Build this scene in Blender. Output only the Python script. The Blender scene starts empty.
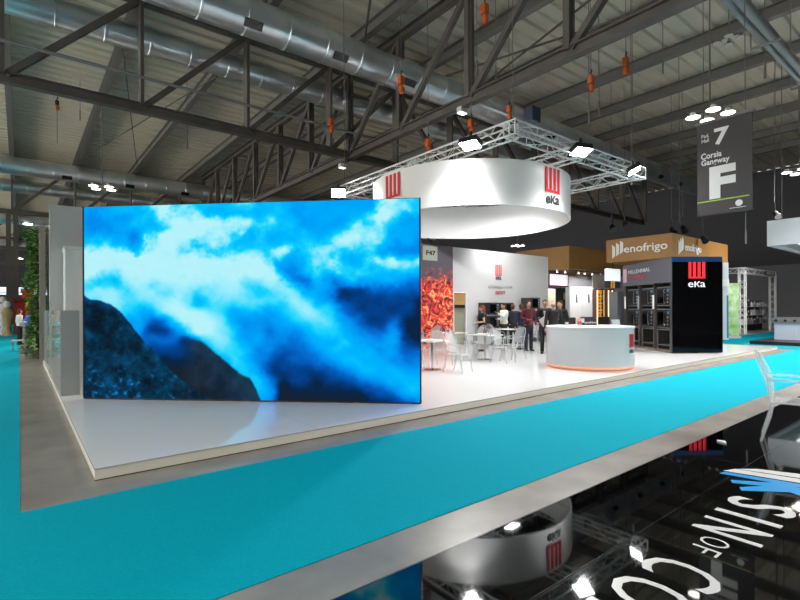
import bpy, bmesh, math, random
import numpy as np
from mathutils import Vector, Matrix
random.seed(7)
C = bpy.context.scene.collection
PI = math.pi

# ------------------------------------------------------------------ materials
def lin(h):
    if isinstance(h, str):
        h = h.lstrip('#'); v = [int(h[i:i+2], 16) / 255 for i in (0, 2, 4)]
        return tuple((c / 12.92 if c <= .04045 else ((c + .055) / 1.055) ** 2.4) for c in v)
    return tuple(h)
MATS = {}
def mat(name, color='#808080', rough=.5, metal=0., emit=None, es=0., alpha=1., ior=1.5, noise=None, bump=0.):
    if name in MATS: return MATS[name]
    m = bpy.data.materials.new(name); m.use_nodes = True
    nt = m.node_tree; b = nt.nodes['Principled BSDF']
    c = lin(color)
    b.inputs['Base Color'].default_value = (*c, 1); b.inputs['Roughness'].default_value = rough
    b.inputs['Metallic'].default_value = metal; b.inputs['IOR'].default_value = ior
    b.inputs['Alpha'].default_value = alpha
    if emit:
        b.inputs['Emission Color'].default_value = (*lin(emit), 1); b.inputs['Emission Strength'].default_value = es
    if noise:                                   # (scale, second colour, detail)
        tc = nt.nodes.new('ShaderNodeTexCoord'); n = nt.nodes.new('ShaderNodeTexNoise')
        n.inputs['Scale'].default_value = noise[0]; n.inputs['Detail'].default_value = noise[2]
        r = nt.nodes.new('ShaderNodeValToRGB')
        r.color_ramp.elements[0].color = (*c, 1); r.color_ramp.elements[1].color = (*lin(noise[1]), 1)
        r.color_ramp.elements[0].position = .35; r.color_ramp.elements[1].position = .68
        nt.links.new(tc.outputs['Object'], n.inputs['Vector']); nt.links.new(n.outputs['Fac'], r.inputs[0])
        nt.links.new(r.outputs[0], b.inputs['Base Color'])
        if bump:
            bp = nt.nodes.new('ShaderNodeBump'); bp.inputs['Strength'].default_value = bump
            nt.links.new(n.outputs['Fac'], bp.inputs['Height']); nt.links.new(bp.outputs[0], b.inputs['Normal'])
    MATS[name] = m
    return m

WHITE = mat('white_lacquer', '#e9e9e7', .22)
WHITE_MATT = mat('white_paint', '#e6e6e4', .5)
GREYW = mat('pale_grey_paint', '#c9cac9', .35)
PLAT = mat('white_gloss_floor', '#e4e4e4', .13, ior=1.5)
PLAT_EDGE = mat('cream_edge', '#ece8da', .4)
STEEL = mat('dark_painted_steel', '#57524f', .5, noise=(1.2, '#4a4644', 3))
STEEL2 = mat('grey_painted_steel', '#6a6866', .5)
GALV = mat('galvanised_duct', '#e2e8ee', .28, metal=.85, noise=(.8, '#c2ccd4', 2))
ALU = mat('aluminium_tube', '#f0f2f3', .35, metal=.3)
CHROME = mat('chrome', '#d0d0d0', .12, metal=1.)
INOX = mat('brushed_steel', '#a9abad', .28, metal=.8)
BLACK = mat('black_plastic', '#151517', .35)
BLKGLASS = mat('black_glass', '#050506', .08, ior=1.28)
DARK = mat('dark_grey_panel', '#3b3b40', .45)
RED = mat('red_paint', '#d8232f', .4)
DGREY = mat('dark_grey_letter', '#3a3a3d', .4)
BROWN = mat('brown_fascia', '#a97c41', .5, noise=(.5, '#9c7038', 2))
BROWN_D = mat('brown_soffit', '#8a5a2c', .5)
ORANGE = mat('orange_hoist', '#b4531b', .45)
CLEAR = mat('clear_plastic', '#eef2f5', .04, alpha=.3)
LAMP = mat('lamp_lens', '#ffffff', .3, emit='#fff8ee', es=14)
FLOOD = mat('flood_lens', '#ffffff', .3, emit='#ffffff', es=60)
SKIN = mat('skin', '#c9967a', .5)
SKIN_L = mat('fair_skin', '#dcae94', .5)
PAPER = mat('white_paper', '#f2f2f0', .6)
GREEN = mat('leaf_green', '#55882f', .5, noise=(6, '#356018', 2))
WOODD = mat('dark_wood', '#3a2a24', .5)

# ------------------------------------------------------------------ mesh builder (world coordinates)
class MB:
    def __init__(s): s.b = bmesh.new()
    def box(s, x0, x1, y0, y1, z0, z1, bev=0):
        r = bmesh.ops.create_cube(s.b, size=1)
        bmesh.ops.transform(s.b, verts=r['verts'], matrix=Matrix.Translation(((x0+x1)/2, (y0+y1)/2, (z0+z1)/2)) @ Matrix.Diagonal((abs(x1-x0), abs(y1-y0), abs(z1-z0), 1)))
        if bev:
            es = list({e for v in r['verts'] for e in v.link_edges})
            bmesh.ops.bevel(s.b, geom=es, offset=bev, segments=2, affect='EDGES', profile=.6)
        return s
    def obox(s, o, r, u, n, w, h, d, bev=0):
        """box centred at o, width w along r, height h along u, depth d along n"""
        o = Vector(o); r = Vector(r).normalized(); u = Vector(u).normalized(); n = Vector(n).normalized()
        q = bmesh.ops.create_cube(s.b, size=1)
        M = Matrix((( r.x*w, u.x*h, n.x*d, o.x), (r.y*w, u.y*h, n.y*d, o.y), (r.z*w, u.z*h, n.z*d, o.z), (0, 0, 0, 1)))
        bmesh.ops.transform(s.b, verts=q['verts'], matrix=M)
        if bev:
            es = list({e for v in q['verts'] for e in v.link_edges})
            bmesh.ops.bevel(s.b, geom=es, offset=bev, segments=2, affect='EDGES', profile=.6)
        return s
    def beam(s, a, b, w, h=None):
        a, b = Vector(a), Vector(b); d = (b - a); L = d.length; d.normalize()
        up = Vector((0, 0, 1)) if abs(d.z) < .95 else Vector((0, 1, 0))
        r = d.cross(up).normalized(); u = r.cross(d)
        return s.obox((a+b)/2, r, u, d, w, h or w, L)
    def ibeam(s, a, b, w, h, t=.03):
        a, b = Vector(a), Vector(b); d = (b - a).normalized(); L = (b-a).length
        up = Vector((0, 0, 1)) if abs(d.z) < .95 else Vector((0, 1, 0))
        r = d.cross(up).normalized(); u = r.cross(d); m = (a+b)/2
        s.obox(m, r, u, d, t, h - 2*t, L); s.obox(m + u*(h/2 - t/2), r, u, d, w, t, L); s.obox(m - u*(h/2 - t/2), r, u, d, w, t, L)
        return s
    def tube(s, pts, r, n=8, caps=True):
        pts = [Vector(p) for p in pts]; k = len(pts)
        rs = r if isinstance(r, (list, tuple)) else [r]*k
        rings = []; prev = None
        for i, p in enumerate(pts):
            d = (pts[min(i+1, k-1)] - pts[max(i-1, 0)]).normalized()
            if prev is None:
                up = Vector((0, 0, 1)) if abs(d.z) < .9 else Vector((1, 0, 0))
                x = d.cross(up).normalized()
            else:
                x = (prev - d*prev.dot(d)).normalized()
            prev = x; y = d.cross(x)
            rad = rs[i]; rx, ry = rad if isinstance(rad, (tuple, list)) else (rad, rad)
            rings.append([s.b.verts.new(p + x*math.cos(2*PI*j/n)*rx + y*math.sin(2*PI*j/n)*ry) for j in range(n)])
        for i in range(k-1):
            for j in range(n):
                s.b.faces.new((rings[i][j], rings[i][(j+1) % n], rings[i+1][(j+1) % n], rings[i+1][j]))
        if caps:
            s.b.faces.new(rings[0][::-1]); s.b.faces.new(rings[-1])
        return s
    def lathe(s, c, prof, n=32, a0=0, a1=2*PI):
        """prof: list of (radius, z) ; closed revolve about vertical axis through c"""
        full = abs(a1-a0-2*PI) < 1e-6; m = n if full else n+1
        rows = []
        for (r, z) in prof:
            rows.append([s.b.verts.new((c[0]+r*math.cos(a0+(a1-a0)*j/n), c[1]+r*math.sin(a0+(a1-a0)*j/n), c[2]+z)) for j in range(m)])
        for i in range(len(prof)-1):
            for j in range(n if full else n):
                k = (j+1) % m
                s.b.faces.new((rows[i][j], rows[i][k], rows[i+1][k], rows[i+1][j]))
        if prof[0][0] > 0 and prof[0] != prof[-1] and full:
            s.b.faces.new(rows[0][::-1]); s.b.faces.new(rows[-1])
        return s
    def ell(s, c, rx, ry, rz, u=14, v=10, rot=None):
        r = bmesh.ops.create_uvsphere(s.b, u_segments=u, v_segments=v, radius=1)
        M = Matrix.Translation(c) @ (rot or Matrix.Identity(4)) @ Matrix.Diagonal((rx, ry, rz, 1))
        bmesh.ops.transform(s.b, verts=r['verts'], matrix=M); return s
    def poly(s, pts, thick, n=(0, 0, 1)):
        n = Vector(n); a = [s.b.verts.new(Vector(p)) for p in pts]; b = [s.b.verts.new(Vector(p) + n*thick) for p in pts]
        k = len(pts); s.b.faces.new(a[::-1]); s.b.faces.new(b)
        for i in range(k): s.b.faces.new((a[i], a[(i+1) % k], b[(i+1) % k], b[i]))
        return s
    def build(s, name, m, parent=None, smooth=False, remesh=0, sm=0):
        bmesh.ops.recalc_face_normals(s.b, faces=s.b.faces)
        me = bpy.data.meshes.new(name); s.b.to_mesh(me); s.b.free()
        return link(name, me, m, parent, smooth, remesh, sm)

def wloc(o):
    v = Vector((0, 0, 0))
    while o is not None: v += o.location; o = o.parent
    return v
def link(name, me, m, parent=None, smooth=False, remesh=0, sm=0):
    if parent is not None: me.transform(Matrix.Translation(-wloc(parent)))
    if remesh:
        t = bpy.data.objects.new('tmp', me); C.objects.link(t)
        q = t.modifiers.new('r', 'REMESH'); q.mode = 'VOXEL'; q.voxel_size = remesh; q.use_smooth_shade = True
        if sm:
            q = t.modifiers.new('s', 'SMOOTH'); q.iterations = sm; q.factor = .5
        dg = bpy.context.evaluated_depsgraph_get()
        me2 = bpy.data.meshes.new_from_object(t.evaluated_get(dg)); bpy.data.objects.remove(t); me = me2; me.name = name
    o = bpy.data.objects.new(name, me); C.objects.link(o)
    me.materials.clear(); me.materials.append(m)
    if smooth or remesh:
        for p in me.polygons: p.use_smooth = True
        if not remesh:
            me.set_sharp_from_angle(angle=math.radians(40))
    if parent is not None: o.parent = parent
    return o
def tag(o, label, cat, group=None, kind=None):
    o['label'] = label; o['category'] = cat
    if group: o['group'] = group
    if kind: o['kind'] = kind
    return o
def thing(name, label, cat, loc=(0, 0, 0), group=None):
    o = bpy.data.objects.new(name, None); C.objects.link(o); o.location = loc; o.empty_display_size = .1
    return tag(o, label, cat, group)
def struct(o): o['kind'] = 'structure'; return o
def dup(o, parent=None):
    c = o.copy(); C.objects.link(c); c.parent = parent
    for ch in [x for x in KIDS(o)]: dup(ch, c)
    return c
def KIDS(o): return list(o.children)
def place(o, loc, rz=0, label=None, group=None):
    o.location = loc; o.rotation_euler = (0, 0, rz)
    if label: o['label'] = label
    if group: o['group'] = group
    return o

def text(name, s, origin, right, up, h, m, parent, bold=0., w=None, ext=.01):
    """flat lettering: cap height h, centred at origin, raised by ext"""
    cu = bpy.data.curves.new('t', 'FONT'); cu.body = s; cu.size = 1; cu.offset = bold; cu.extrude = 0.5; cu.resolution_u = 3
    t = bpy.data.objects.new('t', cu); C.objects.link(t)
    dg = bpy.context.evaluated_depsgraph_get()
    me = bpy.data.meshes.new_from_object(t.evaluated_get(dg)); bpy.data.objects.remove(t)
    co = np.array([v.co[:] for v in me.vertices]); mn, mx = co.min(0), co.max(0)
    sy = h / (mx[1]-mn[1]); sx = sy if w is None else w / (mx[0]-mn[0])
    r = Vector(right).normalized(); u = Vector(up).normalized(); n = r.cross(u); o = Vector(origin); cc = (mn+mx)/2
    for v in me.vertices:
        v.co = o + r*((v.co.x-cc[0])*sx) + u*((v.co.y-cc[1])*sy) + n*((v.co.z+.5)*ext)
    return link(name, me, m, parent)
def logo(o, right, up, w, h, m, parent, name='logo_mark', ext=.012):
    """four upright bars joined along the foot"""
    o = Vector(o); r = Vector(right).normalized(); u = Vector(up).normalized(); n = r.cross(u)
    b = MB(); bw = w / 6.4
    for i in range(4):
        b.obox(o + r*(-w/2 + bw/2 + i*(w-bw)/3) + n*ext/2, r, u, n, bw, h, ext)
    b.obox(o - u*(h/2 - h*.05) + n*ext/2, r, u, n, w-.001, h*.1, ext*.98)
    return b.build(name, m, parent)

X, Y, Z = Vector((1, 0, 0)), Vector((0, 1, 0)), Vector((0, 0, 1))
F = Vector((.6211, .7837, 0)); R = Vector((.7837, -.6211, 0))     # the stand tower and looking direction

# ------------------------------------------------------------------ floor, carpets
HALLX0, HALLX1, HALLY0, HALLY1, ROOF = -27, 52, -14, 115, 13.7
fm = mat('polished_concrete', '#8f8a83', .3, noise=(1.7, '#736e69', 10))
b = MB(); b.box(HALLX0, HALLX1, HALLY0, HALLY1, -.2, 0)
struct(b.build('floor', fm))
cm = mat('turquoise_carpet', '#009db2', .8, noise=(60, '#0095a9', 2)); cm.node_tree.nodes['Principled BSDF'].inputs['Specular IOR Level'].default_value = .05
b = MB()
b.poly([(-6, 2.88, .001), (26, 2.88, .001), (26, 7.6, .001), (46, 7.6, .001), (46, 9.75, .001), (24.1, 9.75, .001), (24.1, 5.13, .001), (0.0, 5.13, .001), (0, 90, .001), (-6, 90, .001)], .006)
tag(b.build('aisle_carpet', cm), 'turquoise carpet covering the aisles beside the white platform', 'carpet')
b = MB(); b.box(-6, 0, HALLY0+1, 2.88, .001, .007)
tag(b.build('aisle_carpet', cm), 'strip of turquoise carpet behind the viewpoint', 'carpet')

# white stand platform
plat = thing('stand_platform', 'large glossy white stand platform with a low cream edge', 'platform', (.58, 5.63, 0))
b = MB(); b.box(.584, 23.518, 5.634, 18.915, .004, .106); b.build('plinth', PLAT_EDGE, plat)
tm = mat('platform_top', '#e8e8e8', .09)
nt = tm.node_tree; bs = nt.nodes['Principled BSDF']
tc = nt.nodes.new('ShaderNodeTexCoord'); br = nt.nodes.new('ShaderNodeTexBrick')
br.offset = 0; br.inputs['Scale'].default_value = 1; br.inputs['Mortar Size'].default_value = .003; br.inputs['Brick Width'].default_value = 2.5; br.inputs['Row Height'].default_value = 5.2
br.inputs['Color1'].default_value = (*lin('#e2e2e3'), 1); br.inputs['Color2'].default_value = (*lin('#e2e2e3'), 1); br.inputs['Mortar'].default_value = (*lin('#b8b8b8'), 1)
nt.links.new(tc.outputs['Object'], br.inputs['Vector']); nt.links.new(br.outputs['Color'], bs.inputs['Base Color'])
b = MB(); b.box(.58, 23.52, 5.63, 18.92, .106, .12); b.build('deck_surface', tm, plat)
b = MB(); b.box(.585, 23.5, 5.628, 5.638, .001, .007); b.box(.582, .592, 5.628, 18.9, .001, .007); b.build('shadow_gap_strip', BLACK, plat)

# black mirror floor of the near stand
bf = thing('mirror_floor', 'black mirror-polished stand floor with white lettering in the foreground', 'floor panel', (0, 2.4, 0))
b = MB(); b.box(-1, 24, -9, 2.40, .002, .03)
bm_ = mat('black_mirror', '#020203', .03, ior=1.52)
b.build('floor_slab', bm_, bf)
b = MB(); b.box(-1, 24, 2.401, 2.412, .002, .031); b.build('edge_strip', mat('edge_metal', '#3a3a3a', .3, metal=.5), bf)
b = MB()
for xx in (1.2, 3.6, 6.0, 8.4, 10.8): b.box(xx-.0015, xx+.0015, -9, 2.40, .0301, .0308)
for yy in (1.7, -.7): b.box(-1, 24, yy-.0015, yy+.0015, .0301, .0308)
b.build('panel_joint', mat('joint_grey', '#141415', .5), bf)
LT = mat('floor_letter_white', '#c9cacb', .35)
def fl(s, x, y, h, w=None, bold=.02): text('floor_letter', s, (x, y, .0302), (-1, 0, 0), (0, -1, 0), h, LT, bf, bold, w, .0015)
fl('S', 4.85, 1.28, .47, .25, .012); fl('I', 4.52, 1.28, .44, .07, .01); fl('N', 4.17, 1.28, .44, .29, .012)
fl('O', 3.86, 1.29, .18, .15, -.012); fl('F', 3.68, 1.29, .175, .10, -.012)
fl('C', 3.26, 1.27, .44, .27, .0); fl('O', 2.86, 1.28, .45, .33, .0); fl('L', 2.48, 1.28, .43, .22, .0); fl('D', 2.15, 1.28, .43, .29, .0)
# arrow-like wing emblem: white and blue strokes fanning out
BLU = mat('emblem_blue', '#1f8fd0', .35)
for k, (pts, m) in enumerate([
    ([(5.62, 1.80), (5.78, 1.74), (6.0, .98), (5.86, .98)], LT),
    ([(5.80, 1.72), (5.95, 1.60), (6.24, .98), (6.04, .98)], LT),
    ([(5.50, 1.80), (5.60, 1.77), (5.80, 1.05), (5.66, 1.10)], BLU),
    ([(5.30, 1.62), (5.38, 1.66), (5.66, 1.30), (5.60, 1.12)], BLU),
    ([(5.14, 1.50), (5.22, 1.54), (5.58, 1.32), (5.50, 1.14)], BLU),
    ([(5.46, 1.28), (5.60, 1.28), (5.42, .82), (5.26, .84)], BLU),
    ([(5.66, 1.16), (5.80, 1.12), (5.64, .78), (5.50, .80)], BLU)]):
    MB().poly([(x, y, .0303 + k*.0002) for x, y in pts], .0012).build('floor_emblem', m, bf)
b = MB(); b.poly([(6.74, 2.12, .031), (6.82, 2.16, .031), (6.79, 2.24, .031)], .02)
tag(b.build('paper_scrap', PAPER), 'tiny white scrap of paper lying near the edge of the black floor', 'paper')

# ------------------------------------------------------------------ hall shell
dm = mat('roof_deck', '#cfc8b6', .6, noise=(.15, '#bfb9ac', 4))
b = MB(); y = HALLY0; pr = []
while y < HALLY1:
    pr += [(y, ROOF+.02), (y+.28, ROOF+.02), (y+.34, ROOF+.14), (y+.62, ROOF+.14)]; y += .68
va = [b.b.verts.new((HALLX0, p[0], p[1])) for p in pr]; vb = [b.b.verts.new((HALLX1, p[0], p[1])) for p in pr]
for i in range(len(pr)-1): b.b.faces.new((va[i], va[i+1], vb[i+1], vb[i]))
ceil = struct(b.build('ceiling', dm))
b = MB(); b.box(HALLX0, HALLX1, HALLY0, HALLY1, ROOF+.2, ROOF+.35); b.build('roof_skin', STEEL2, ceil)
for k in range(-9, 12):
    xx = -.4 + 4*k
    if xx < HALLX0+1 or xx > HALLX1-1: continue
    MB().ibeam((xx, HALLY0, ROOF-.25), (xx, HALLY1-1, ROOF-.25), .3, .5).build('roof_beam', STEEL2, ceil)
wd = mat('dark_hall_wall', '#54555d', .8); wg = mat('grey_hall_wall', '#7f7f87', .7)
b = MB(); b.box(HALLX1, HALLX1+.3, HALLY0, HALLY1, 0, ROOF+.1); w = struct(b.build('wall_right', wd))
b = MB(); b.box(47.0, 47.2, -12, 34, 0, 5.0)
struct(b.build('wall_screening', wg))
b = MB(); b.box(HALLX0, HALLX1, HALLY1-.6, HALLY1-.3, 0, ROOF); struct(b.build('wall_back', mat('far_wall', '#45464c', .8)))
b = MB(); b.box(HALLX0, HALLX1, HALLY0-.3, HALLY0, 0, ROOF+.1); struct(b.build('wall_front', wd))
SKYG = mat('window_daylight', '#ffffff', .5, emit='#cfe9ff', es=1.3)
for i in range(7):
    x0 = -24 + i*4.2
    w = struct(MB().box(x0, x0+3.8, HALLY1-.75, HALLY1-.65, 3.9, 6.0).build('window_%d' % (i+1), SKYG))
    b = MB()
    for xx in (x0, x0+1.25, x0+2.5, x0+3.75): b.box(xx-.05, xx+.05, HALLY1-.85, HALLY1-.75, 3.9, 6.0)
    for zz in (3.9, 4.95, 6.0): b.box(x0, x0+3.8, HALLY1-.85, HALLY1-.75, zz-.06, zz+.06)
    b.build('window_frame', STEEL, w)

# ------------------------------------------------------------------ roof trusses
def truss(name, label, axis, c, a0, a1, step, zb=9.2, zt=13.25, flip=1, dead=None, w=.3):
    P = (lambda a, z, off=0: (a, c+off, z)) if axis == 'x' else (lambda a, z, off=0: (c+off, a, z))
    t = thing(name, label, 'roof truss', P(a0, zb))
    MB().ibeam(P(a0, zb), P(a1, zb), w, .36, .04).build('bottom_chord', STEEL, t)
    MB().ibeam(P(a0, zt), P(a1, zt), w, .34, .04).build('top_chord', STEEL, t)
    a = a0
    while a <= a1 + .01:
        bb = MB()
        for o in (-.1, .1): bb.beam(P(a, zb+.1, o), P(a, zt-.1, o), .12, .2)
        for q in range(5): bb.beam(P(a, zb+.5+q*.75, -.1), P(a, zb+.5+q*.75, .1), .08)
        bb.build('post', STEEL, t)
        if a + step <= a1 + .01:
            f = flip if dead is None or a < dead else -flip
            if f > 0: MB().beam(P(a+.1, zb+.1), P(a+step-.1, zt-.1), .2).build('diagonal', STEEL, t)
            else: MB().beam(P(a+.1, zt-.1), P(a+step-.1, zb+.1), .2).build('diagonal', STEEL, t)
        a += step
    return t
truss('roof_truss', 'nearest dark steel roof truss crossing above the video wall', 'x', 20.0, -20.4+4, 43.6, 4, dead=12)
truss('roof_truss', 'dark steel roof truss rising to the upper right above the hanging ring', 'y', 12.75, 0, 44, 4, flip=-1)
truss('roof_truss', 'distant dark steel roof truss behind the white back wall at upper left', 'x', 47.0, -24.4, 43.6, 4, dead=12)
truss('roof_truss', 'far dark steel roof truss low at the left edge, third along the hall', 'x', 74.0, -24.4, 20, 4, dead=12)
truss('roof_truss', 'farthest dark steel roof truss at the left edge before the windows', 'x', 99.0, -24.4, 20, 4, dead=12)
def column(x, y, label):
    t = thing('steel_column', label, 'column', (x, y, 0))
    b = MB(); b.ibeam((x-.22, y, 0), (x-.22, y, 9.0), .3, .22); b.ibeam((x+.22, y, 0), (x+.22, y, 9.0), .3, .22); b.build('shaft', STEEL, t)
    b = MB()
    for i in range(8):
        b.beam((x-.22, y, .6+i*1.1), (x+.22, y, 1.15+i*1.1), .06)
    b.build('lacing', STEEL, t)
    MB().box(x-.45, x+.45, y-.3, y+.3, 0, .05).build('base_plate', STEEL, t)
column(-.4, 47, 'dark steel hall column behind the white wall at far left')
column(12.75, 44, 'dark steel hall column rising behind the middle of the video wall')
column(-.4, 74, 'dark distant steel column at the left edge behind the plants')

def rods(pairs, r, name, label, m=STEEL):
    b = MB()
    for a, c in pairs: b.tube([a, c], r, 5)
    return tag(b.build(name, m), label, 'bracing')
for q in ((3.6, 24, 7.6, 44), (7.6, 24, 3.6, 44), (-.4, 24, -4.4, 44)):
    rods([((q[0], q[1], 13.1), (q[2], q[3], 13.1))], .03, 'bracing_rod', 'thin dark bracing rod slung under the roof beyond the nearest truss')
for i, q in enumerate(((15.6, 6, 19.6, 20), (19.6, 6, 15.6, 20), (7.6, 8, 3.6, 18), (3.6, 8, 7.6, 18), (11.6, 17, 7.6, 10))):
    rods([((q[0], q[1], 13.1), (q[2], q[3], 13.1))], .05, 'bracing_rod', 'dark bracing rod crossing between roof beams above the ducts')
for o_ in [o for o in bpy.data.objects if o.name.startswith('bracing_rod')]: o_['group'] = 'roof bracing rods'
for i, o_ in enumerate([o for o in bpy.data.objects if o.name.startswith('bracing_rod')]):
    if i < 3: o_['group'] = 'bracing rods beyond the truss'

# ------------------------------------------------------------------ ducts, pipe, tray
def duct(y, z, r, x0, x1, label, vents=()):
    t = thing('air_duct', label, 'duct', (x0, y, z))
    pts = [(x0, y, z)]; rs = [r]; xx = x0 + 1
    while xx < x1 - .2:
        pts += [(xx, y, z), (xx+.01, y, z), (xx+.08, y, z), (xx+.09, y, z)]; rs += [r, r+.012, r+.012, r]; xx += 1.5
    pts.append((x1, y, z)); rs.append(r)
    MB().tube(pts, rs, 32).build('duct_pipe', GALV, t, smooth=True)
    for vx in vents:
        o = Vector((vx, y - r*.72, z - r*.72)); n = Vector((0, -.707, -.707)); u = Vector((0, -.707, .707))
        MB().obox(o, X, u, n, .62, .28, .06).build('air_outlet', BLACK, t)
duct(16.1, 11.7, .62, -22, 45, 'bright galvanised air duct with black outlets, nearest along the roof', [x*3.4 - 17.6 for x in range(18)])
duct(20.9, 12.25, .5, -24, 45, 'dull galvanised air duct just behind the nearest roof truss')
duct(43.4, 11.9, .62, -26, 45, 'silver air duct low above the white wall at left', [x*4.1 - 30 for x in range(17)])
duct(49.0, 11.6, .5, -26, 45, 'thinner silver duct just beyond the one above the white wall')
duct(69.0, 11.9, .62, -26, 30, 'silver duct above the plant column, third row of ducts')
duct(96.0, 11.9, .62, -26, 30, 'farthest silver duct above the end windows')
t = tag(MB().tube([(-20, 19.6, 10.2), (16, 19.6, 10.2)], .065, 8).build('sprinkler_pipe', mat('pipe_grey', '#77787a', .5)), 'thin grey pipe running along the nearest roof truss', 'pipe')
b = MB()
b.tube([(-5, 3.9, 9.0), (34, 3.9, 9.0)], .12, 10); b.tube([(-5, 4.2, 9.15), (34, 4.2, 9.15)], .09, 10)
ct = thing('conduit_run', 'pair of pale conduits under the roof at the upper right corner', 'conduit', (-5, 4, 9))
b.build('conduit', mat('conduit_grey', '#9a9ea0', .35, metal=.4), ct, smooth=True)
for xx in range(-4, 34, 4): MB().box(xx-.03, xx+.03, 3.7, 4.41, 8.84, 8.9).beam((xx, 4.4, 8.87), (xx, 4.4, ROOF-.52), .03).build('hanger', STEEL2, ct)

# ------------------------------------------------------------------ hall lamps
def lamp_proto():
    t = thing('high_bay_lamp', 'x', 'lamp', (0, 0, 0))
    MB().tube([(0, 0, .15), (0, 0, ROOF-8.2-.05)], .025, 6).build('suspension_tube', STEEL2, t)
    b = MB(); b.beam((-.62, 0, .14), (.62, 0, .14), .06); b.beam((0, -.62, .14), (0, .62, .14), .06); b.build('cross_bar', STEEL2, t)
    for i in range(4):
        a = i*PI/2; c = (.5*math.cos(a), .5*math.sin(a), 0)
        h = MB().lathe(c, [(.0, .13), (.08, .12), (.10, .03), (.22, -.01), (.22, -.03), (.0, -.03)], 18).build('lamp_head', WHITE_MATT, t, smooth=True)
        MB().lathe(c, [(.0, -.031), (.2, -.031), (.2, -.045), (.0, -.045)], 18).build('lens', LAMP, h)
    return t
HALLK = 2.3
def hall_light(x, y, z, power, size=.22):
    L = bpy.data.lights.new('hall_lamp_light', 'SPOT'); L.energy = power*HALLK; L.spot_size = math.radians(150); L.spot_blend = 1; L.shadow_soft_size = size; L.color = (1, .965, .91)
    o = bpy.data.objects.new('hall_lamp_light', L); C.objects.link(o); o.location = (x, y, z-.25)
    return o
def ctr(u, v, d):    # a point seen along a view ray, d metres ahead
    l = (u-400)/480.5*d; h0 = 308.5 - .0091*(u-400)
    p = F*d + R*l; return (p.x, p.y, 1.7 + (h0-v)*d/480.5)
lp = lamp_proto(); first = True
for (u, v, d, lab, pw) in [(711, 111, 16.2, 'cluster of four lit round lamps on a tube directly above the dark hall banner', 900),
                           (103, 187, 25.5, 'cluster of lit round lamps hanging above the white wall at left', 1500),
                           (518, 245, 50, 'small pair of lit hall lamps just right of the hanging ring', 1500),
                           (800, 170, 23, 'lit hall lamps at the right edge of the picture beside the banner', 900),
                           (17, 262, 60, 'distant lit hall lamps at the left edge above the walkers', 1500)]:
    o = lp if first else dup(lp); first = False
    p = ctr(u, v, d); place(o, (p[0], p[1], 8.2), .5, lab)
    hall_light(p[0], p[1], 8.2, pw)
for i, (x, y) in enumerate([(-7, 4), (-6, 17), (3, -6), (14, -6), (26, 26), (-9, 27), (-14, 50), (-14, 80), (33, 6), (21, 1), (24.5, 2.2), (10, -3)]):  # unseen lamps added to brighten the aisles, stands and ring front
    o = dup(lp); place(o, (x, y, 8.2), .5, 'lit four-lens hall lamp added out of sight to brighten the aisles and stands', 'added hall lamps out of sight')
    hall_light(x, y, 8.2, 1300)
# unlit cluster
o = dup(lp); p = ctr(730, 38, 18.6); place(o, (p[0], p[1], p[2]), .3, 'small unlit cluster of dark lamp heads under the roof at upper right')
for h in o.children:
    if h.name.startswith('suspension'): h.scale = (1, 1, (ROOF-p[2])/(ROOF-8.2))
    if h.name.startswith('lamp_head') or h.name.startswith('cross'):
        h.scale = (.75, .75, .9)
        h.data = h.data.copy(); h.data.materials[0] = STEEL2
        for g in h.children: g.data = g.data.copy(); g.data.materials[0] = GREYW
# small work lights clamped to the girder
def work_light(u, v, x, label, lit=True):
    d = x/(.6211+.7837*(u-400)/480.5); p = ctr(u, v, d)
    t = thing('work_light', label, 'lamp', p)
    MB().obox(p, X, Z, Y, .34, .2, .24, .02).build('housing', GREYW, t)
    MB().obox((p[0], p[1], p[2]-.12), X, Z, Y, .3, .02, .2).build('lens', mat('dim_lens', '#ffffff', .3, emit='#ffffff', es=2.5), t)
    MB().beam((p[0], p[1], p[2]+.1), (p[0], p[1], p[2]+.5), .05).build('bracket', STEEL, t)
work_light(463, 110, 12.75, 'small white work light under the girder just left of the truss frame')
work_light(334, 148, 12.75, 'small white work light where two roof trusses cross')
work_light(343, 166, 12.75, 'small white work light hanging just below the truss crossing')

# ------------------------------------------------------------------ hoists and chains
def hoist(u, v, d, label, s=1.0, ztop=None, col=ORANGE):
    s *= .72
    p = ctr(u, v, d); t = thing('chain_hoist', label, 'hoist', p)
    x, y, z = p
    MB().box(x-.13*s, x+.13*s, y-.12*s, y+.12*s, z-.22*s, z+.16*s, .04).build('motor_body', col, t)
    MB().lathe((x+.02, y, z-.6*s), [(.0, 0), (.1*s, .02), (.13*s, .2*s), (.09*s, .36*s), (0, .36*s)], 12).build('chain_bag', mat('orange_bag', '#b85418', .8), t, smooth=True)
    MB().tube([(x, y, z+.16*s), (x, y, z+.3*s), (x+.05, y, z+.36*s), (x, y, z+.42*s)], .025, 6).build('hook', BLACK, t)
    b = MB(); b.tube([(x, y, z+.3*s), (x, y, (ztop or ROOF-.5))], .012, 4); b.build('chain', STEEL2, t)
hoist(486, 8, 17, 'orange chain hoist at the top centre of the picture', 1.3)
hoist(402, 80, 18, 'orange chain hoist hanging in front of the bright duct', 1.2)
hoist(472, 122, 15, 'round orange chain hoist hanging above the left truss arm', .9)
hoist(429, 142, 17, 'orange chain hoist seen just above the ring, low left of the truss frame', 1.0)
hoist(510, 108, 16, 'dark orange chain hoist just left of the truss frame corner', .8)
hoist(592, 78, 15, 'slim orange chain hoist left of the pair high over the truss frame', .95)
hoist(627, 60, 15, 'orange chain hoist right of the pair high over the truss frame', 1.0)
hoist(332, 122, 22, 'orange chain hoist hanging beside the truss crossing', 1.2)
hoist(58, 104, 21, 'small black chain hoist under the nearest truss at far left', .8, 9, BLACK)
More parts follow.
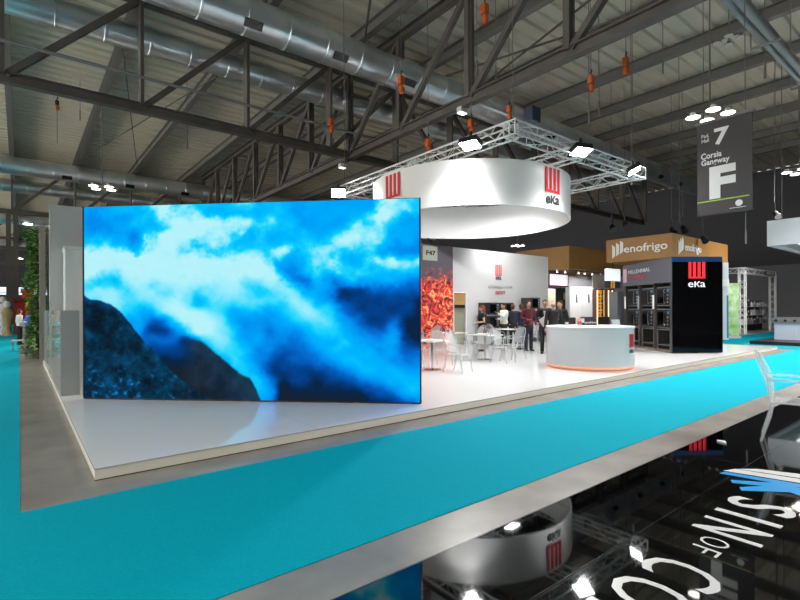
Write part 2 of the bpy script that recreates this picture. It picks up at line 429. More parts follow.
# hanging steel wires
wires = [(81, 112, 24), (103, 130, 25.5), (188, 140, 24), (478, 60, 15.5), (497, 70, 17), (590, 110, 15), (600, 100, 15), (664, 60, 19), (766, 60, 14), (632, 170, 17), (746, 230, 20), (680, 210, 22), (776, 120, 21)]
for i, (u, v, d) in enumerate(wires):
    p = ctr(u, v, d); b = MB().tube([(p[0], p[1], ROOF-.55), p], .014, 4).tube([p, (p[0], p[1], p[2]-.5)], .035, 6)
    tag(b.build('hanging_wire', STEEL2), 'thin steel wire with a weighted end dropping from the roof', 'wire', 'suspension wires under the roof')

# ------------------------------------------------------------------ lighting truss frame over the stand
TX0, TX1, TXM, TY0, TY1, TZ = 9.36, 15.5, 12.2, 7.36, 15.05, 6.0
tf = thing('lighting_truss', 'square frame of silver lattice truss hanging above the white ring', 'truss', (TX0, TY0, TZ))
def seg(a, c, name='truss_section', par=None, hw=.17):
    a, c = Vector(a), Vector(c); d = (c-a); L = d.length; d.normalize(); r = d.cross(Z).normalized(); u = Z
    b = MB(); cs = [r*hw+u*hw, -r*hw+u*hw, -r*hw-u*hw, r*hw-u*hw]
    for q in cs: b.tube([a+q, c+q], .026, 6)
    n = max(2, int(L/.42)); 
    for i in range(n):
        p0, p1 = a + d*(L*i/n), a + d*(L*(i+1)/n)
        for j in range(4):
            q0, q1 = cs[j], cs[(j+1) % 4]
            if i % 2: q0, q1 = q1, q0
            b.tube([p0+q0, p1+q1], .012, 4)
    for p in (a, c):
        for j in range(4): b.tube([p+cs[j], p+cs[(j+1) % 4]], .02, 5)
    return b.build(name, ALU, par or tf)
seg((TX0-.17, TY0, TZ), (TX1+.3, TY0, TZ)); seg((TX0, TY0, TZ), (TX0, TY1, TZ)); seg((TX1, TY0, TZ), (TX1, TY1, TZ))
seg((TXM, TY0, TZ), (TXM, TY1, TZ)); seg((TX0, TY1, TZ), (TX1, TY1, TZ)); seg((TX0, 11.2, TZ), (TX1, 11.2, TZ))
for x, y in ((TX0+.1, TY0+.1), (TX1, TY0+.1), (TX0, TY1), (TX1, TY1)):
    MB().tube([(x, y, TZ), (x, y, ROOF-.55)], .012, 4).build('suspension_cable', STEEL2, tf)
b = MB(); b.box(9.95, 10.3, 7.25, 7.5, 6.35, 6.72, .03)
tag(b.build('truss_motor_box', mat('navy_box', '#22304a', .5)), 'dark blue motor box sitting on the near corner of the truss frame', 'box')
def flood(x, y, label, aim, power, on=True):
    z = TZ - .1
    t = thing('floodlight', label, 'floodlight', (x, y, z))
    a = (Vector(aim) - Vector((x, y, z))).normalized(); r = a.cross(Z).normalized(); u = r.cross(a)
    MB().obox(Vector((x, y, z)), r, u, a, .52, .38, .14, .02).build('housing', BLACK, t)
    MB().obox(Vector((x, y, z)) + a*.078, r, u, a, .47, .33, .012).build('lens', FLOOD, t)
    MB().beam((x, y, z), (x, y, z+.3), .05).build('yoke', BLACK, t)
    L = bpy.data.lights.new('floodlight_beam', 'SPOT'); L.energy = power*1.5; L.spot_size = math.radians(140); L.spot_blend = .8; L.shadow_soft_size = .15
    o = bpy.data.objects.new('floodlight_beam', L); C.objects.link(o); o.location = Vector((x, y, z)) + a*.12; o.rotation_euler = a.to_track_quat('-Z', 'Y').to_euler()
    return t
flood(TX0-.35, 14.9, 'glaring white floodlight at the far left end of the truss frame', (6, 10, 0), 500)
flood(TX0-.35, 8.44, 'glaring white floodlight on the left truss arm directly above the ring', (7.0, 8, 0), 700)
flood(11.7, TY0-.35, 'glaring white floodlight on the front truss arm near its middle', (11.0, 5.0, 0), 750)
flood(14.6, TY0-.35, 'glaring white floodlight near the right end of the truss frame', (16, 4.5, 0), 750)
flood(13.2, 10.5, 'white floodlight inside the truss frame, hidden behind the ring from the aisle', (13, 12, 0), 700)
flood(15.8, 13, 'white floodlight on the right truss arm facing the tower', (19, 13, 0), 700)

# ------------------------------------------------------------------ hanging ring
RC, RR = (11.6, 10.96), 3.15
ring = thing('hanging_ring', 'huge white circular banner ring with red and grey logos hanging over the stand', 'hanging sign', (RC[0], RC[1], 4.43))
rm = mat('ring_fabric', '#efefee', .38)
MB().lathe((RC[0], RC[1], 0), [(RR, 4.43), (RR, 5.65), (RR-.06, 5.65), (RR-.06, 4.43), (RR, 4.43)], 128).build('ring_band', rm, ring, smooth=True)
for p, r in (((RC[0], RC[1]-RR-.006, 0), X), ((RC[0]-RR-.006, RC[1], 0), -Y)):
    p = Vector(p)
    logo(p + Z*5.23, r, Z, .66, .68, RED, ring, ext=.012)
    text('logo_letters', 'e\u043aa', p + Z*4.69, r, Z, .24, DGREY, ring, .018, .62, .012)
b = MB()
for i in range(8):
    a = i*PI/4+.3; b.tube([(RC[0]+(RR-.03)*math.cos(a), RC[1]+(RR-.03)*math.sin(a), 5.64), (RC[0]+(RR-.6)*math.cos(a), RC[1]+(RR-.6)*math.sin(a), 6.0)], .008, 4)
b.build('suspension_wire', STEEL2, ring)

# ------------------------------------------------------------------ LED video wall
LA, LB, LZ0, LZ1 = Vector((.9, 10.16, 0)), Vector((5.19, 6.01, 0)), .135, 3.53
def vnoise(w, h, f, seed):
    rg = np.random.RandomState(seed); g = rg.rand(int(f*h/w)+3, int(f)+3)
    ys = np.linspace(0, f*h/w, h); xs = np.linspace(0, f, w)
    yi = ys.astype(int); xi = xs.astype(int); fy = ys-yi; fx = xs-xi
    fy = (fy*fy*(3-2*fy))[:, None]; fx = (fx*fx*(3-2*fx))[None, :]
    a = g[yi][:, xi]; b_ = g[yi][:, xi+1]; c_ = g[yi+1][:, xi]; d_ = g[yi+1][:, xi+1]
    return (a*(1-fx)+b_*fx)*(1-fy) + (c_*(1-fx)+d_*fx)*fy
def fbm(w, h, f, seed, o=6, rough=.58):
    s = np.zeros((h, w)); a = .5; n = 0
    for i in range(o): s += a*vnoise(w, h, f*2**i, seed+i); n += a; a *= rough
    return s/n
# brightness of the shown picture, sampled coarsely (0 dark navy .. 9 white cyan); fine structure comes from noise
SHOWN = """55566689776666776655555558876
54555679888666666655555558887
54455667999988877665555679755
55555479999888676666556888655
67766589987886666666678887554
99999999988777777877887775444
99999999999999998556786688888
98889999999999999545777777777
87779989999999889854645666654
89998998987899878986642233333
88998889986788888898652222221
88887668999876666789874222221
77775534799986555678886422311
66665422469987554556776543411
55554333324787554445667655521
44444322223577644334566665533
33333321112357643233456666544
22222221001236652222234566655
22222211001235663122122345666
22222110000123564011111123466
22222110000123454000000011234""".split()
GRID = np.array([[float(q) for q in r] for r in SHOWN])
def picture(w=440, h=278):
    S, T = np.meshgrid(np.linspace(0, 1, w), np.linspace(0, 1, h))
    n2, n3, n4 = fbm(w, h, 9, 20), fbm(w, h, 26, 40), fbm(w, h, 70, 70, 3)
    wx, wy = fbm(w, h, 12, 120, 5, .7)-.5, fbm(w, h, 12, 160, 5, .7)-.5
    def sm(x, a, b_):
        q = np.clip((x-a)/(b_-a), 0, 1); return q*q*(3-2*q)
    def c(hx): return np.array([int(hx[i:i+2], 16)/255 for i in (1, 3, 5)])
    def line(pts): xs, ys = zip(*pts); return np.interp(S, xs, ys)
    def ramp(t, stops):
        xs = [q[0] for q in stops]; cs = np.array([c(q[1]) for q in stops])
        return np.stack([np.interp(t, xs, cs[:, i]) for i in range(3)], -1)
    G = GRID
    def cub(P, t):
        return .5*((2*P[1]) + (-P[0]+P[2])*t + (2*P[0]-5*P[1]+4*P[2]-P[3])*t*t + (-P[0]+3*P[1]-3*P[2]+P[3])*t**3)
    def look(sx, ty):
        x = np.clip(sx, 0, 1)*(G.shape[1]-1); y = np.clip(ty, 0, 1)*(G.shape[0]-1)
        xi, yi = np.floor(x).astype(int), np.floor(y).astype(int); fx, fy = x-xi, y-yi
        g = lambda a, b_: G[np.clip(yi+a, 0, G.shape[0]-1), np.clip(xi+b_, 0, G.shape[1]-1)]
        return cub([cub([g(a, b_) for b_ in (-1, 0, 1, 2)], fx) for a in (-1, 0, 1, 2)], fy)
    amp = np.interp(T, [0, .35, .55, 1], [.085, .085, .05, .035])
    b = look(S + wx*amp*.8, T + wy*amp)
    # wispy grain, drawn out along the falling mist lower down
    a = math.radians(38); u_ = (S*1.55*math.cos(a) + T*math.sin(a))*.16; v_ = (-S*1.55*math.sin(a) + T*math.cos(a) + 1.2)*.42
    big = fbm(700, 700, 16, 90, 6); st = big[np.clip((v_*690).astype(int), 0, 699), np.clip((u_*690).astype(int), 0, 699)] - .5
    b += st*3.0*sm(T, .25, .5)*sm(b, 2, 4) + (n3-.5)*(3.0*(1-sm(T, .30, .5))*(.25+.75*sm(b, 5.4, 7)) + .5)*(1-sm(b, 8.2, 9.2)*.6)
    hi = sm(b, 6.3, 7.9)*(1-sm(T, .33, .45)); b = b*(1-hi*.5) + (6.3 + (b-6.3)*1.5)*hi*.5
    k_ = 1-sm(T, .30, .42); b = b*(1-k_) + (6.8 + (b-6.8)*np.where(b > 6.8, 1.12, .85))*k_; b = np.clip(b, 0, 9.6)
    im = ramp(b + (n4-.5)*.3, [(0, '#17232f'), (1, '#0a2547'), (2, '#04408a'), (3, '#0460c0'), (4, '#0484e6'), (5, '#00a0f8'), (6, '#00b8ff'), (7, '#1cd4fe'), (8, '#6fe3fd'), (9, '#a0eefb'), (10, '#c2f5fb')])
    mt = line([(0, 2), (.26, 2), (.27, .68), (.30, .668), (.36, .69), (.395, .735), (.435, .80), (.47, .85), (.51, .885), (.53, .94), (.545, 1.), (.56, 2)]) + (n3-.5)*.02
    mm = (sm(T-mt, -.004, .016)*sm(S, .29, .36))[..., None]
    im = im*(1-mm*.9) + ramp(n3, [(.3, '#17212c'), (.7, '#223040')])*mm*.9
    lt = line([(0, .462), (.02, .48), (.055, .49), (.085, .505), (.12, .555), (.16, .64), (.2, .715), (.24, .79), (.27, .845), (.33, .93), (.42, 1.02), (1, 1.5)]) + (n3-.5)*.022
    mm = sm(T-lt, 0, .010)[..., None]*(1-.25*sm(S, .24, .30))[..., None]
    body = ramp(n3*.7 + n4*.3 + (T-.8)*.10, [(.25, '#0a1724'), (.42, '#0b2538'), (.55, '#0a3550'), (.68, '#0c4670'), (.8, '#166094')])
    sp = np.clip(n4-.62, 0, 1)*sm(T, .80, .92)*(1-sm(S, .28, .40)); body = body + sp[..., None]*np.array([.3, 1.1, 1.8])
    rim = sm(lt+.05-T+(n2-.5)*.05, 0, .05)*(1-sm(S, .10, .16)); body = body*(1-rim[..., None]*.6) + c('#0a4f9a')*rim[..., None]*.6
    im = im*(1-mm) + body*mm
    return np.clip(im, 0, 1)
vw = thing('video_wall', 'large LED video wall showing blue clouds pouring over dark mountains', 'screen', tuple((LA+LB)/2 + Z*.12))
w_, h_ = 440, 278
im = picture(w_, h_)[::-1].reshape(-1, 3)
dr = (LB-LA).normalized(); nr = dr.cross(Z)
me = bpy.data.meshes.new('screen_picture')
ss, tt = np.meshgrid(np.linspace(0, 1, w_), np.linspace(0, 1, h_))
P0 = LA + dr*.012 + nr*.003; LW = (LB-LA).length - .024; LH = LZ1-LZ0-.02
co = np.stack([P0.x + dr.x*LW*ss, P0.y + dr.y*LW*ss, LZ0+.01 + LH*tt], -1).reshape(-1, 3)
ii = (np.arange(h_-1)[:, None]*w_ + np.arange(w_-1)[None, :]).ravel()
fc = np.stack([ii, ii+1, ii+w_+1, ii+w_], -1)
me.from_pydata(co.tolist(), [], fc.tolist())
ca = me.color_attributes.new('shown', 'FLOAT_COLOR', 'POINT')
l_ = np.where(im <= .04045, im/12.92, ((im+.055)/1.055)**2.4)
ca.data.foreach_set('color', np.concatenate([l_, np.ones((len(l_), 1))], 1).ravel().astype(np.float32))
sm_ = bpy.data.materials.new('led_picture'); sm_.use_nodes = True; nt = sm_.node_tree; nt.nodes.clear()
at_ = nt.nodes.new('ShaderNodeAttribute'); at_.attribute_name = 'shown'; e = nt.nodes.new('ShaderNodeEmission'); e.inputs[1].default_value = 1.0
ou = nt.nodes.new('ShaderNodeOutputMaterial'); nt.links.new(at_.outputs['Color'], e.inputs[0]); nt.links.new(e.outputs[0], ou.inputs[0])
link('screen_picture', me, sm_, vw)
mid = (LA+LB)/2; L = (LB-LA).length
MB().obox(mid - nr*.05 + Z*((LZ0+LZ1)/2), dr, Z, nr, L, LZ1-LZ0, .098).build('cabinet', BLACK, vw)
b = MB()
for s in (-1, 1): b.obox(mid + dr*s*(L/2+.006) - nr*.04 + Z*((LZ0+LZ1)/2), dr, Z, nr, .012, LZ1-LZ0, .11)
b.build('side_trim', DARK, vw)
b = MB()
for k in (-.8, 0, .8):
    p = mid + dr*k*2.4 - nr*.5; b.beam(p + Z*.14, p + nr*.42 + Z*2.9, .05); b.obox(p + nr*.2 + Z*.129, dr, Z, nr, .1, .018, .6)
b.build('rear_brace', STEEL, vw)
MB().obox(mid - nr*.05 + Z*.1275, dr, Z, nr, L, .015, .09).build('foot_rail', BLACK, vw)

# ------------------------------------------------------------------ white back wall, parapet
bw = thing('back_wall_partition', 'long white stand back wall behind the lounge with a small red logo', 'partition wall', (.58, 14.4, .12))
b = MB(); b.box(.58, 14.3, 14.4, 14.6, .12, 4.27); b.box(14.3, 15.0, 14.4, 14.6, 2.35, 4.27); b.box(15.0, 21.0, 14.4, 14.6, .12, 4.27)
b.build('wall_panel', mat('back_wall_gloss', '#c8c8c8', .22), bw)
MB().box(14.25, 15.05, 14.5, 14.59, .12, 2.6).build('doorway_backing', mat('olive_wall', '#8f8f7c', .5), bw)
MB().box(14.31, 14.99, 14.42, 14.5, 1.85, 2.33).build('doorway_shelf', mat('tan_wood', '#a8814e', .5), bw)
MB().box(14.31, 14.99, 14.43, 14.5, 1.72, 1.84).build('doorway_dark_band', BLACK, bw)
b = MB(); b.box(14.27, 14.3, 14.38, 14.4, .12, 2.38); b.box(15.0, 15.03, 14.38, 14.4, .12, 2.38); b.box(14.3, 15.0, 14.38, 14.4, 2.35, 2.38); b.build('door_frame', WHITE, bw)
logo((17.15, 14.39, 3.42), X, Z, .42, .50, mat('pale_red', '#d0525a', .5), bw)
text('logo_letters', 'e\u043aa', (17.15, 14.395, 3.06), X, Z, .16, DGREY, bw, .015, .4)
text('slogan', 'x CHANGE 4 YOUR', (17.3, 14.395, 2.66), X, Z, .13, mat('slogan_grey', '#9a9a9c', .5), bw, 0, 1.7)
text('slogan', 'BEST', (17.3, 14.395, 2.40), X, Z, .15, mat('pale_red', '#d0525a', .5), bw, .02, .7)
# flame print panel
fp = thing('flame_panel', 'tall dark panel printed with red flames beside the video wall', 'poster panel', (12.4, 14.36, .12))
fmat = bpy.data.materials.new('flame_print'); fmat.use_nodes = True; nt = fmat.node_tree; bs = nt.nodes['Principled BSDF']; bs.inputs['Roughness'].default_value = .5
tc = nt.nodes.new('ShaderNodeTexCoord'); n1 = nt.nodes.new('ShaderNodeTexNoise'); n1.inputs['Scale'].default_value = 2.6; n1.inputs['Detail'].default_value = 6; n1.inputs['Distortion'].default_value = 2.2
r1 = nt.nodes.new('ShaderNodeValToRGB'); cr = r1.color_ramp
for i, (p, c_) in enumerate([(0, '#2a2226'), (.40, '#3b2228'), (.46, '#c3262a'), (.53, '#ee4534'), (.58, '#f98a52'), (.63, '#ffd9a0'), (.68, '#ee4a38'), (1, '#7a2022')]):
    el = cr.elements[i] if i < 2 else cr.elements.new(p)
    el.position = p; el.color = (*lin(c_), 1)
gr = nt.nodes.new('ShaderNodeSeparateXYZ'); mr = nt.nodes.new('ShaderNodeMapRange'); mr.inputs[1].default_value = 2.45; mr.inputs[2].default_value = 3.15
ad = nt.nodes.new('ShaderNodeMath'); ad.operation = 'MULTIPLY_ADD'; ad.inputs[1].default_value = 1.4; mx = nt.nodes.new('ShaderNodeMix'); mx.data_type = 'RGBA'
n2 = nt.nodes.new('ShaderNodeTexNoise'); n2.inputs['Scale'].default_value = 3; su = nt.nodes.new('ShaderNodeMath'); su.operation = 'ADD'
nt.links.new(tc.outputs['Object'], n1.inputs['Vector']); nt.links.new(n1.outputs['Fac'], r1.inputs[0])
nt.links.new(tc.outputs['Object'], gr.inputs[0]); nt.links.new(tc.outputs['Object'], n2.inputs['Vector'])
nt.links.new(n2.outputs['Fac'], ad.inputs[0]); ad.inputs[2].default_value = -.7
nt.links.new(gr.outputs['Z'], su.inputs[0]); nt.links.new(ad.outputs[0], su.inputs[1]); nt.links.new(su.outputs[0], mr.inputs[0])
nt.links.new(mr.outputs[0], mx.inputs['Factor']); nt.links.new(r1.outputs[0], mx.inputs[6]); mx.inputs[7].default_value = (*lin('#57505a'), 1)
nt.links.new(mx.outputs[2], bs.inputs['Base Color'])
MB().box(12.0, 14.18, 14.33, 14.4, .12, 4.25).build('printed_board', fmat, fp)
MB().box(12.5, 13.28, 14.30, 14.33, 3.62, 4.2).build('number_plate', mat('sage_plate', '#a3a79a', .5), fp)
text('stand_number', 'F47', (12.92, 14.30, 3.92), X, Z, .19, BLACK, fp, .03, .5)
# parapet at the left edge
PG = mat('mirror_white_acrylic', '#b9bec0', .05, ior=2.2)
pp = thing('low_parapet', 'waist-high glossy grey parapet along the left edge of the white platform', 'parapet', (.60, 10.8, .12))
MB().box(.60, .70, 10.8, 14.39, .12, 1.69).build('parapet_body', PG, pp)
MB().box(.59, .88, 10.76, 10.80, .12, 1.69).build('end_panel', mat('parapet_grey', '#a3a4a2', .45), pp)
pp2 = thing('low_parapet', 'far run of the glossy parapet, between the back wall and the lamp post', 'parapet', (.60, 14.62, .12))
MB().box(.60, .80, 14.62, 18.7, .12, 1.69).build('parapet_body', PG, pp2)
cb = thing('storage_block', 'bright white block standing before the left end of the back wall', 'cabinet', (.9, 13.7, .12))
MB().box(.84, 2.9, 13.6, 14.38, .12, 3.12, .01).build('block_body', WHITE, cb)
MB().box(.82, 2.92, 13.58, 14.39, 3.12, 3.2, .01).build('block_top', WHITE, cb)
MB().box(1.0, 1.8, 13.585, 13.6, .3, 2.2).build('door_leaf', WHITE, cb)
# lamp post at platform corner
def lamp_post():
    t = thing('lamp_post', 'slim steel post topped by two small lamps beside the plant column', 'lamp post', (.62, 19.0, 0))
    MB().box(.50, .66, 18.94, 19.06, 0, 4.35).build('post', mat('champagne_metal', '#a89f93', .3, metal=.5), t)
    MB().box(.70, .86, 19.0, 19.06, .0, 4.2).build('rear_post', mat('brown_metal', '#6b6256', .4, metal=.3), t)
    for s in (-1, 1):
        h = MB().tube([(.62, 19, 4.36), (.62+s*.34, 18.9, 4.42)], .02, 6).build('lamp_arm', GREYW, t)
        MB().lathe((.62+s*.4, 18.88, 4.38), [(0, .08), (.06, .08), (.13, 0), (0, 0)], 14).build('lamp_shade', WHITE_MATT, t, smooth=True)
        MB().lathe((.62+s*.4, 18.88, 4.365), [(0, .012), (.12, .012), (.12, 0), (0, 0)], 14).build('lens', LAMP, t)
lamp_post()

# plant column
PX = .50
def plant_column():
    t = thing('plant_column', 'tall column of green leafy plants at the left end of the platform', 'plant', (PX, 21.3, 0))
    MB().lathe((PX, 21.3, 0), [(.0, 0), (.34, 0), (.38, .35), (.34, .36), (0, .33)], 20).build('planter', mat('grey_pot', '#6e6a64', .6), t, smooth=True)
    MB().tube([(PX, 21.3, .3), (PX+.04, 21.3, 2.4), (PX-.02, 21.3, 4.4)], [.06, .05, .03], 8).build('stem', WOODD, t)
    rg = random.Random(3); b = MB(); b2 = MB()
    for i in range(3600):
        z = rg.uniform(.15, 4.6); wr = .27 + .05*math.sin(z*3.1) + .04*math.sin(z*7.7) + (.16 if z < .5 else 0)
        a = rg.uniform(0, 2*PI); rr = wr*math.sqrt(rg.uniform(.1, 1)); p = Vector((PX+rr*math.cos(a), 21.3+rr*math.sin(a), z))
        d = Vector((math.cos(a)+rg.uniform(-.6, .6), math.sin(a)+rg.uniform(-.6, .6), rg.uniform(-.7, .5))).normalized(); s = d.cross(Z).normalized(); L = rg.uniform(.10, .2)
        up = Vector((0, 0, .012)); q = (b if rg.random() < .7 else b2).b
        v = [q.verts.new(p), q.verts.new(p+d*L*.5+s*L*.28+up), q.verts.new(p+d*L), q.verts.new(p+d*L*.5-s*L*.28+up)]; q.faces.new(v)
    b.build('foliage', GREEN, t); b2.build('foliage', mat('bright_leaf', '#8dbb45', .5), t)
plant_column()

# ------------------------------------------------------------------ reception counter
rc = thing('reception_counter', 'round glossy white reception counter with an orange glowing foot line', 'counter', (12.07, 7.02, .12))
cx, cy = 12.0, 6.97
MB().lathe((cx, cy, 0), [(1.03, .12), (1.03, .17), (0, .17)], 96).build('plinth', GREYW, rc)
MB().lathe((cx, cy, 0), [(0, .20), (1.10, .20), (1.10, 1.16), (0, 1.16)], 96).build('body', mat('counter_gloss', '#dcdfe2', .16), rc, smooth=True)
MB().lathe((cx, cy, 0), [(0, 1.16), (1.115, 1.16), (1.12, 1.17), (1.12, 1.205), (1.11, 1.215), (0, 1.215)], 96).build('countertop', WHITE, rc, smooth=True)
MB().lathe((cx, cy, 0), [(1.04, .175), (1.09, .175), (1.09, .198), (1.04, .198), (1.04, .175)], 96).build('light_strip', mat('orange_glow', '#ffb38a', .5, emit='#ff8a50', es=1.2), rc)
a = -.52
pn = Vector((math.cos(a), math.sin(a), 0)); pr_ = Vector((-math.sin(a), math.cos(a), 0))
a2 = math.atan2(-.62, .10); 
# logo on the side that faces the aisle, towards the tower
pn = (R*.68 - F*.73).normalized(); pr_ = Z.cross(pn) ; 
pc = Vector((cx, cy, 0)) + pn*1.104
logo(pc + Z*.86, pr_, Z, .24, .34, RED, rc); text('logo_letters', 'e\u043aa', pc + Z*.60, pr_, Z, .10, DGREY, rc, .015, .24)
# things on the counter
bo = thing('bottle', 'pink bottle with a white cap standing on the reception counter', 'bottle', (11.92, 7.2, 1.215))
MB().lathe((11.92, 7.2, 1.215), [(0, 0), (.05, 0), (.055, .02), (.055, .15), (.025, .20), (.022, .22), (0, .22)], 18).build('flask', mat('pink_plastic', '#e79a9a', .3), bo, smooth=True)
MB().lathe((11.92, 7.2, 1.437), [(0, 0), (.026, 0), (.026, .03), (0, .03)], 14).build('cap', WHITE, bo)
MB().lathe((11.92, 7.2, 1.265), [(.0565, 0), (.0565, .06)], 18).build('label', mat('red_label', '#c94a50', .5), bo)
cp = MB().lathe((11.55, 7.35, 1.215), [(0, 0), (.035, 0), (.045, .1), (.042, .1), (.033, .01), (0, .01)], 16).build('paper_cup', WHITE_MATT, smooth=True)
tag(cp, 'small pale cup on the counter, left of the pink bottle', 'cup')
sg = thing('desk_sign', 'small dark desk sign with white writing on the reception counter', 'sign', (12.5, 7.25, 1.215))
MB().obox((12.5, 7.25, 1.30), R, Z, F, .42, .17, .02).build('board', mat('navy_board', '#20243a', .4), sg)
MB().obox((12.5, 7.25, 1.222), R, Z, F, .46, .014, .1).build('foot', BLACK, sg)
MB().obox(Vector((12.5, 7.25, 1.34)) - R*.19 - F*.02, R, Z, F, .09, .12, .01).build('mark', WHITE, sg)
text('sign_letters', 'enofrigo', Vector((12.5, 7.25, 1.28)) - F*.012 + R*.03, R, Z, .075, WHITE, sg, .02, .32, .004)
# leaflet stand
ls = thing('leaflet_stand', 'tall glass leaflet stand with papers just right of the reception counter', 'stand', (14.6, 7.6, .12))
q = Vector((14.6, 7.6, 0))
MB().obox(q + Z*.145, R, Z, F, .42, .05, .36, .01).build('base', GREYW, ls)
b = MB(); b.tube([q + R*.17 + Z*.16, q + R*.12 + Z*1.25], .014, 6); b.tube([q - R*.17 + Z*.16, q - R*.12 + Z*1.25], .014, 6); b.build('frame', CHROME, ls)
for zz in (.5, .82): MB().obox(q + Z*zz, R, Z, F, .40, .012, .26).build('shelf', CLEAR, ls)
for zz in (.53, .85, 1.10):
    MB().obox(q + Z*(zz+.10) - F*.05, R, (Z*.9+F*.3), (F*.9-Z*.3), .26, .26, .02).build('leaflet', PAPER if zz < 1 else mat('grey_leaflet', '#9aa0a6', .5), ls)

# ------------------------------------------------------------------ display tower
T0 = Vector((17.5, 7.1, 0)); TW, TD, TH = 1.70, 3.6, 3.42
tw = thing('display_tower', 'black and grey display tower with red logo at the platform end', 'display stand', (T0.x, T0.y, .12))
cc = T0 + R*TW/2 + F*TD/2
MB().obox(cc + R*.45 + Z*1.80, R, Z, F, TW-.9, 3.24, TD).build('core', DARK, tw)
MB().obox(T0 + R*.45 + F*.06 + Z*1.77, R, Z, F, .9, 3.3, .12).build('return_panel', DARK, tw)
MB().obox(T0 + R*TW/2 - F*.02 + Z*1.70, R, Z, F, TW, 3.1, .04).build('black_glass_front', BLKGLASS, tw)
MB().obox(T0 + R*TW/2 - F*.015 + Z*3.335, R, Z, F, TW, .17, .045).build('blue_header', mat('blue_header', '#0a3560', .35), tw)
MB().obox(T0 + R*.45 + F*TD/2 + Z*3.0, R, Z, F, .92, .86, TD-.01).build('header_box', mat('header_grey', '#53535a', .4), tw)
MB().obox(T0 + R*.47 + F*(TD-.06) + Z*1.77, R, Z, F, .9, 3.3, .1).build('end_panel', DARK, tw)
for z0, z1 in ((.125, .2),): MB().obox(T0 + R*.45 + F*TD/2 + Z*.16, R, Z, F, .9, .08, TD-.2).build('base_shelf', mat('shelf_brown', '#6f6258', .5), tw)
c0 = T0 + R*(TW*.48) - F*.042
logo(c0 + Z*2.96, R, Z, .56, .56, mat('lit_red', '#e8303c', .4, emit='#ff2a38', es=.3), tw, ext=.03)
text('logo_letters', 'e\u043aa', c0 + Z*2.48, R, Z, .20, mat('lit_white', '#f4f4f4', .4, emit='#ffffff', es=.25), tw, .0, .58, .02)
# lettering on the side header (faces left)
sn = T0 - R*.012
text('header_letters', 'MILLENNIAL', sn + F*2.25 + Z*3.12, -F, Z, .14, mat('header_white', '#d6d6da', .4), tw, 0, 1.7)
text('header_letters', 'Black Mask', sn + F*2.4 + Z*2.88, -F, Z, .13, RED, tw, .0, 1.3)
MB().obox(sn + F*3.4 + Z*3.0, -F, Z, -R, .3, .55, .01).build('header_emblem', mat('pink_emblem', '#c9a7b0', .4), tw)

def oven_proto():
    t = thing('oven', 'x', 'oven', (0, 0, 0))
    MB().box(-.42, .42, -.36, .40, 0, .68, .012).build('body', INOX, t)
    d = MB().box(-.40, .22, -.385, -.361, .03, .65, .008).build('door', BLACK, t)
    MB().box(-.34, .16, -.389, -.3855, .10, .58).build('door_glass', BLKGLASS, d)
    MB().tube([(.18, -.40, .10), (.18, -.435, .13), (.18, -.435, .55), (.18, -.40, .58)], .014, 8).build('handle', CHROME, d, smooth=True)
    MB().box(.235, .41, -.375, -.361, .03, .65).build('control_panel', BLACK, t)
    for z in (.14, .26, .38): MB().tube([(.32, -.375, z), (.32, -.40, z)], .028, 12).build('knob', INOX, t)
    MB().box(.26, .39, -.378, -.3755, .5, .6).build('display', mat('oven_display', '#4f8fb0', .3), t)
    for x in (-.36, .36):
        for y in (-.3, .34): MB().tube([(x, y, -.04), (x, y, 0)], .025, 8).build('foot', BLACK, t)
    return t
def rack_proto():
    t = thing('oven_rack', 'x', 'rack', (0, 0, 0))
    for x in (-.42, .42):
        for y in (-.34, .38): MB().box(x-.02, x+.02, y-.02, y+.02, 0, .72).build('leg', INOX, t)
    for z in (.15, .70): MB().box(-.44, .44, -.36, .40, z-.015, z+.015).build('shelf', INOX, t)
    return t
ov, rk = oven_proto(), rack_proto(); f1, f2 = True, True
fang = math.atan2(-R.y, -R.x) + PI/2     # front (-y) turned to face -R
colsT = [(.66, 'nearest the black logo face'), (1.75, 'second from the black logo face'), (2.85, 'farthest from the black logo face')]
for i, (a, txt) in enumerate(colsT):
    p = T0 + F*a + R*.42
    r_ = rk if i == 0 else dup(rk)
    place(r_, (p.x, p.y, .20), fang, 'steel oven rack in the side of the display tower, ' + txt)
    for j, nm in enumerate(('lower', 'upper')):
        o = ov if (i == 0 and j == 0) else dup(ov)
        place(o, (p.x, p.y, .20 + .765 + j*.78), fang, nm + ' steel oven stacked in the tower side, ' + txt, 'ovens in the display tower')
# extra dark fittings standing in the tower bays
for i, a in enumerate((1.20, 2.30, 3.4)):
    p = T0 + F*a + R*.30
    t = thing('bay_divider', ['dark vertical panel between the first two oven stacks of the tower', 'dark vertical panel between the second and third oven stacks of the tower', 'dark vertical panel beyond the last oven stack of the tower'][i], 'panel', (p.x, p.y, .2))
    MB().obox(p + Z*1.45, F, Z, R, .05, 2.5, .6).build('panel_board', mat('divider_brown', '#4c423e', .5), t)
    MB().obox(p + Z*1.9 - R*.31, F, Z, R, .12, .5, .012).build('notice', PAPER if i != 1 else mat('grey_leaflet', '#9aa0a6', .5), t)
